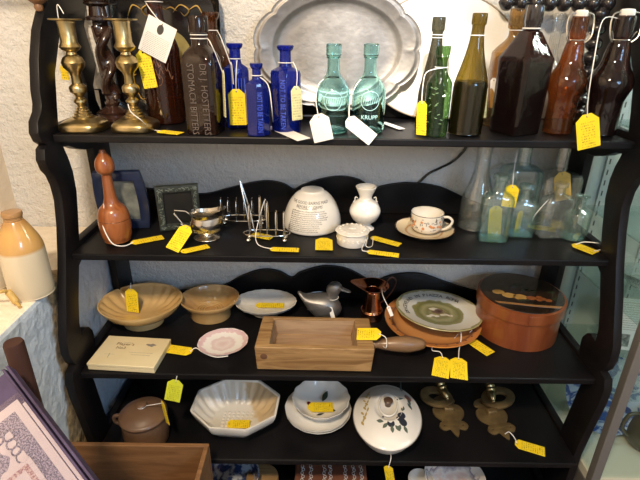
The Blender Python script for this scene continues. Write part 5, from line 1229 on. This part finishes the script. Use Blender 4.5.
o = M().tube(cr([onz(-12, 296, LZ + .03), onz(0, 292, LZ + .045), onz(8, 292, LZ + .035), onz(16, 302, LZ + .012), onz(20, 307, LZ + .006)], 5), [.004]*10 + [.008]*6 + [.004]*5, 10).build('yellow_strap', mat('tan_strap', (.52, .34, .10), .45))
label(o, 'curved tan strap lying on the ledge left of the stoneware bottle', 'strap')

# ================================================================== FOREGROUND
# low table that carries the box and the album (below the frame)
TZ = .42
o = root('low_table', 'dark low wooden table under the open wooden box at bottom left', 'table', (-.56, .80, 0))
M().box((-.15, -.11, TZ - .025), (.36, .15, TZ)).build('table_top', darkwood, o, bevel=.003)
for sx in (-.12, .32):
    for sy in (-.08, .12): M().box((sx - .02, sy - .02, 0), (sx + .02, sy + .02, TZ - .025)).build('leg', darkwood, o, bevel=.003)
# open wooden box
A = ony(70, 444.5, .93); B = ony(209, 441, .93); zt_ = (A.z + B.z)/2
wbx = B.x - A.x
o = root('open_wooden_box', 'open brown wooden box at the bottom left in front of the shelves', 'wooden box', (A.x, .93, TZ + .001), (0, 0, 0))
hh = zt_ - TZ; dp = .24; t_ = .012
M().box((0, -t_, 0), (wbx, 0, hh)).build('back_board', boxwood, o, smooth=0, bevel=.0015)
M().box((0, -dp, 0), (wbx, -dp + t_, hh - .0)).build('front_board', boxwood, o, smooth=0, bevel=.0015)
M().box((0, -dp + t_ + .0003, 0), (t_, -t_ - .0003, hh)).build('side_board', boxwood, o, smooth=0, bevel=.0015)
M().box((wbx - t_, -dp + t_ + .0003, 0), (wbx, -t_ - .0003, hh)).build('side_board', boxwood, o, smooth=0, bevel=.0015)
M().box((t_, -dp + t_, 0), (wbx - t_, -t_, .010)).build('bottom_board', boxwood, o, smooth=0)
# leaning dark post
p0 = ony(13, 342, .65); rr = 9.5*vproj(p0)[2]/F
o = M().lathe([(0, 0), (rr*1.05, 0), (rr, p0.z - .004), (rr*.9, p0.z), (0, p0.z)], 32).build('wooden_post', mat('brown_post_paint', (.040, .018, .014), .4, c2=(.055, .026, .02), scale=8, stretch=(4, 4, .5)), loc=(p0.x, p0.y, 0), smooth=40)
label(o, 'dark reddish brown round wooden post with flat top at the lower left', 'post')
for q_ in (MATS['brown_post_paint'], purple): q_.node_tree.nodes['Principled BSDF'].inputs['Specular IOR Level'].default_value = .15; q_.node_tree.nodes['Principled BSDF'].inputs['Roughness'].default_value = .6
# album of notes in plastic sleeves
n_ = V((.10, -.62, .78)).normalized(); P0 = CAM + ray(30, 430)*(.72)
def pp_(u, v, d=0): return onplane(u, v, P0 - n_*d, n_)
TLc, e1p, e2p = pp_(14, 398), pp_(84, 492), pp_(-50, 452)
x = (e1p - TLc).normalized(); y = n_.cross(x).normalized()
W = frame_of(TLc, x, y, n_)    # x runs down the right edge, -y/+y across
sgn = 1 if (e2p - TLc).dot(y) > 0 else -1
wid = .20
def rc(x0, y0, x1, y1, z0, z1): return M().box((x0, min(sgn*y0, sgn*y1), z0), (x1, max(sgn*y0, sgn*y1), z1))
o = bpy.data.objects.new('note_album', None); col.objects.link(o); o.matrix_world = W
label(o, 'purple bound album of framed notes in clear sleeves at the bottom left corner', 'album')
rc(-.05, -.020, .30, .30, -.022, -.012).build('back_cover', purple, o, bevel=.002)
rc(-.05, -.020, .30, -.016, -.012, .004).build('edge_rail', purple, o, bevel=.001)
rc(-.05, -.013, .30, -.009, -.012, .002).build('edge_rail', purple, o, bevel=.001)
notem = mat('note_cream_paper', (.60, .57, .50), .7)
eng = mat('engraved_grey_print', (.10, .10, .13), .7, c2=(.42, .40, .42), scale=420, detail=5, lo=.42, hi=.6)
eng2 = mat('engraved_pink_print', (.30, .16, .16), .7, c2=(.60, .52, .42), scale=420, detail=5, lo=.42, hi=.6)
rc(-.0, .0, .26, .20, -.012, -.0105).build('note_paper', notem, o)
rc(.012, -.0065, .26, -.0015, -.012, -.0108).build('under_sheet', notem, o)
def eframe(x0, y0, x1, y1, b, z, m_, nm):
    vs, fs = curve_geo([[(x0, sgn*y0), (x1, sgn*y0), (x1, sgn*y1), (x0, sgn*y1)], [(x0 + b, sgn*(y0 + b)), (x1 - b, sgn*(y0 + b)), (x1 - b, sgn*(y1 - b)), (x0 + b, sgn*(y1 - b))]], extrude=.0003)
    M().add(vs, fs, XF((0, 0, z))).build(nm, m_, o, smooth=0)
eframe(.014, .012, .25, .19, .020, -.0100, eng, 'engraved_border')
g = M(); random.seed(9)
for k in range(18): g.torus((0, 0, 0), .006 + .004*random.random(), .0013, 12, 4, T=XF((.040 + .013*(k % 9), sgn*(.036 + .004*sin(k)), -.0100)) if k < 9 else XF((.038 + .003*sin(k), sgn*(.036 + .014*(k % 9)), -.0100)))
g.prism([(.062 + .022*cos(t_)*(1 + .15*sin(6*t_)), sgn*(.075 + .022*sin(t_)*(1 + .15*cos(5*t_)))) for t_ in [2*pi*i/36 for i in range(36)]], -.0105, -.0100)
g.build('engraved_vignette', eng, o, smooth=0)
rc(.085, .030, .30, .14, -.0098, -.0088).build('smaller_note', notem, o)
eframe(.092, .037, .29, .135, .007, -.0086, eng2, 'pink_border')
g = M(); g.prism([(.125 + .012*cos(t_), sgn*(.062 + .012*sin(t_))) for t_ in [2*pi*i/30 for i in range(30)]], -.0087, -.0083); g.build('green_seal', mat('green_seal', (.05, .22, .12), .6), o)
g = M(); g.prism([(.118 + .010*cos(t_), sgn*(.083 + .008*sin(t_))) for t_ in [2*pi*i/30 for i in range(30)]], -.0087, -.0084); g.build('red_seal', mat('red_seal', (.50, .12, .08), .6), o)
rc(-.006, -.008, .295, .29, -.0045, -.004).build('clear_sleeve', G_sleeve, o)

# ================================================================== DISPLAY CABINET ON THE RIGHT
CX0, CY0, CY1, CX1 = .752, .985, 1.412, 1.46
o = root('display_cabinet', 'grey metal framed glass display cabinet with pale lining at the right edge', 'display cabinet', (CX0, CY0, 0))
WC = Matrix.Translation(V((CX0, CY0, 0)))
M().box((CX0, CY0, 0), (CX1, CY1, .365)).build('plinth', cabgrey, o, WC, smooth=0, bevel=.003)
M().box((CX0 + .002, CY0 + .002, .366), (CX1, CY1, .395)).build('inner_floor', cabbase, o, WC, smooth=0)
M().box((CX0 + .004, CY1 - .012, .396), (CX1, CY1 - .002, 2.0)).build('back_panel', cabin, o, WC, smooth=0)
M().box((CX1 - .01, CY0 + .01, .396), (CX1, CY1 - .013, 2.0)).build('end_panel', cabin, o, WC, smooth=0)
M().box((CX0, CY0, .366), (CX0 + .026, CY0 + .026, 2.0)).build('corner_post', cabgrey, o, WC, smooth=0, bevel=.002)
M().box((CX0, CY1 - .022, .396), (CX0 + .02, CY1 - .012, 2.0)).build('rear_post', slotm, o, WC, smooth=0)
M().box((CX0 + .008, CY0 + .027, .396), (CX0 + .011, CY1 - .023, 2.0)).build('glass_side', G_pane, o, WC, smooth=0)
M().box((CX0 + .027, CY0 + .008, .396), (CX1 - .011, CY0 + .012, 2.0)).build('glass_front', G_pane, o, WC, smooth=0)
M().box((CX0, CY0, 2.001), (CX1, CY1, 2.03)).build('top_panel', cabgrey, o, WC, smooth=0)
for z in (.665, .905, 1.10, 1.36): M().box((CX0 + .014, CY0 + .03, z), (CX1 - .012, CY1 - .03, z + .006)).build('glass_shelf', G_paleaq, o, WC, smooth=0)
for x_ in (.80, .98, 1.2):
    g = M().box((x_, CY1 - .020, .42), (x_ + .022, CY1 - .0125, 1.98)); g.build('slotted_standard', slotm, o, WC, smooth=0)
    g = M()
    for k in range(46): g.box((x_ + .007, CY1 - .0206, .44 + k*.033), (x_ + .011, CY1 - .0202, .456 + k*.033))
    g.build('slots', inkm, o, WC, smooth=0)
# things in the cabinet
c = V((.862, 1.17, .396))
dm = mat('blue_white_platter', (.035, .10, .34), .2, c2=(.50, .60, .74), scale=24, coat=.5, lo=.46, hi=.54, dist=1.5, detail=5)
o = root('blue_white_platter', 'blue and white printed oval platter standing in the glass cabinet', 'platter', c, (pi/2 - R(14), 0, R(-32)))
M().lathe([(0, 0), (.07, 0), (.115, .010), (.118, .013), (.07, .005), (0, .004)], 56, sy=1.15, T=XF((0, .137, 0))).build('platter_body', dm, o, smooth=50)
o = root('paper_notice', 'white printed notice with small photograph standing in the cabinet', 'notice', (.905, 1.24, .672), (pi/2 - R(8), 0, R(-10)))
M().box((-.06, 0, 0), (.16, .175, .0012)).build('sheet', paperm, o, smooth=0)
g = M(); random.seed(12)
for k in range(13):
    x_ = -.05
    while x_ < .14: w_ = .003 + .007*random.random(); g.box((x_, .160 - k*.0075, .0012), (x_ + w_, .1615 - k*.0075, .0015)); x_ += w_ + .002
g.build('printed_text', greyink, o, smooth=0)
M().box((-.02, .012, .0012), (.02, .055, .0016)).build('printed_photo', mat('small_photo', (.06, .07, .07), .5, c2=(.35, .38, .36), scale=60), o, smooth=0)
o = root('glass_bowl', 'shallow clear glass bowl on the upper glass shelf of the cabinet', 'bowl', (.905, 1.23, .912))
M().lathe([(0, 0), (.04, 0), (.05, .01), (.085, .045), (.088, .050), (.084, .050), (.048, .014), (0, .006)], 48).build('bowl_body', G_clear, o, smooth=50)
o = root('glass_decanter', 'clear cut glass decanter on the highest visible shelf of the cabinet', 'decanter', (.93, 1.25, 1.107))
M().lathe(cr([(0.001, 0), (.045, 0), (.050, .01), (.048, .06), (.030, .085), (.015, .095), (.014, .12), (.022, .128)], 3), 40, fl=lambda a, z: 1 + .03*cos(12*a)).build('decanter_body', G_clear, o, smooth=30)
M().lathe(cr([(.010, .120), (.014, .130), (.022, .145), (.018, .165), (.0, .172)], 3), 8).build('stopper', G_clear, o, smooth=20)
o = root('dark_handled_jug', 'dark handled jug low in the cabinet at the right edge', 'jug', (.985, 1.12, .396))
M().lathe(cr([(.001, 0), (.045, 0), (.06, .04), (.05, .09), (.035, .12), (.04, .14)], 4), 40).build('jug_body', mat('dark_green_brown_glaze', (.06, .06, .035), .25, coat=.4), o, smooth=50)
M().tube(cr([(-.036, 0, .125), (-.075, 0, .12), (-.085, 0, .07), (-.055, 0, .035)], 5), .006, 10).build('handle', MATS['dark_green_brown_glaze'], o, smooth=50)

# ================================================================== LIGHT
def area(name, loc, to, size, power, colr, sy=None, spread=None):
    l = bpy.data.lights.new(name, 'AREA'); l.energy = power; l.color = colr; l.size = size
    if sy: l.shape = 'RECTANGLE'; l.size_y = sy
    if spread: l.spread = spread
    o = bpy.data.objects.new(name, l); col.objects.link(o); o.location = loc
    o.rotation_euler = (V(to) - V(loc)).to_track_quat('-Z', 'Y').to_euler(); return o
def spotl(name, loc, to, power, colr, ang, blend=.5, rad=.03):
    l = bpy.data.lights.new(name, 'SPOT'); l.energy = power; l.color = colr; l.spot_size = R(ang); l.spot_blend = blend; l.shadow_soft_size = rad
    o = bpy.data.objects.new(name, l); col.objects.link(o); o.location = loc
    o.rotation_euler = (V(to) - V(loc)).to_track_quat('-Z', 'Y').to_euler(); return o
area('ceiling_lamp_light', (-.35, -.30, 2.55), (-.1, 1.2, .9), .16, 40, (1, .80, .57))
area('window_daylight', (1.3, -1.6, 2.25), (-.1, 1.2, .7), .7, 27, (.40, .65, 1.0), .6)
spotl('ceiling_spot_light', (.15, .25, 2.55), (.13, 1.36, 1.42), 150, (1, .97, .93), 22, .6)
area('cabinet_strip_light', (1.1, 1.15, 1.97), (1.1, 1.2, .4), .5, 9, (.95, 1.0, .95), .06)
w = bpy.data.worlds.new('room_ambient'); sc.world = w; w.use_nodes = True
w.node_tree.nodes['Background'].inputs[0].default_value = (1.0, .90, .78, 1); w.node_tree.nodes['Background'].inputs[1].default_value = .78
sc.view_settings.view_transform = 'Standard'; sc.view_settings.look = 'None'; sc.view_settings.exposure = .14; sc.view_settings.gamma = 1
sc.cycles.transparent_max_bounces = 32; sc.cycles.max_bounces = 28; sc.cycles.transmission_bounces = 28; sc.cycles.diffuse_bounces = 4; sc.cycles.glossy_bounces = 6
sc.cycles.caustics_reflective = False; sc.cycles.caustics_refractive = False
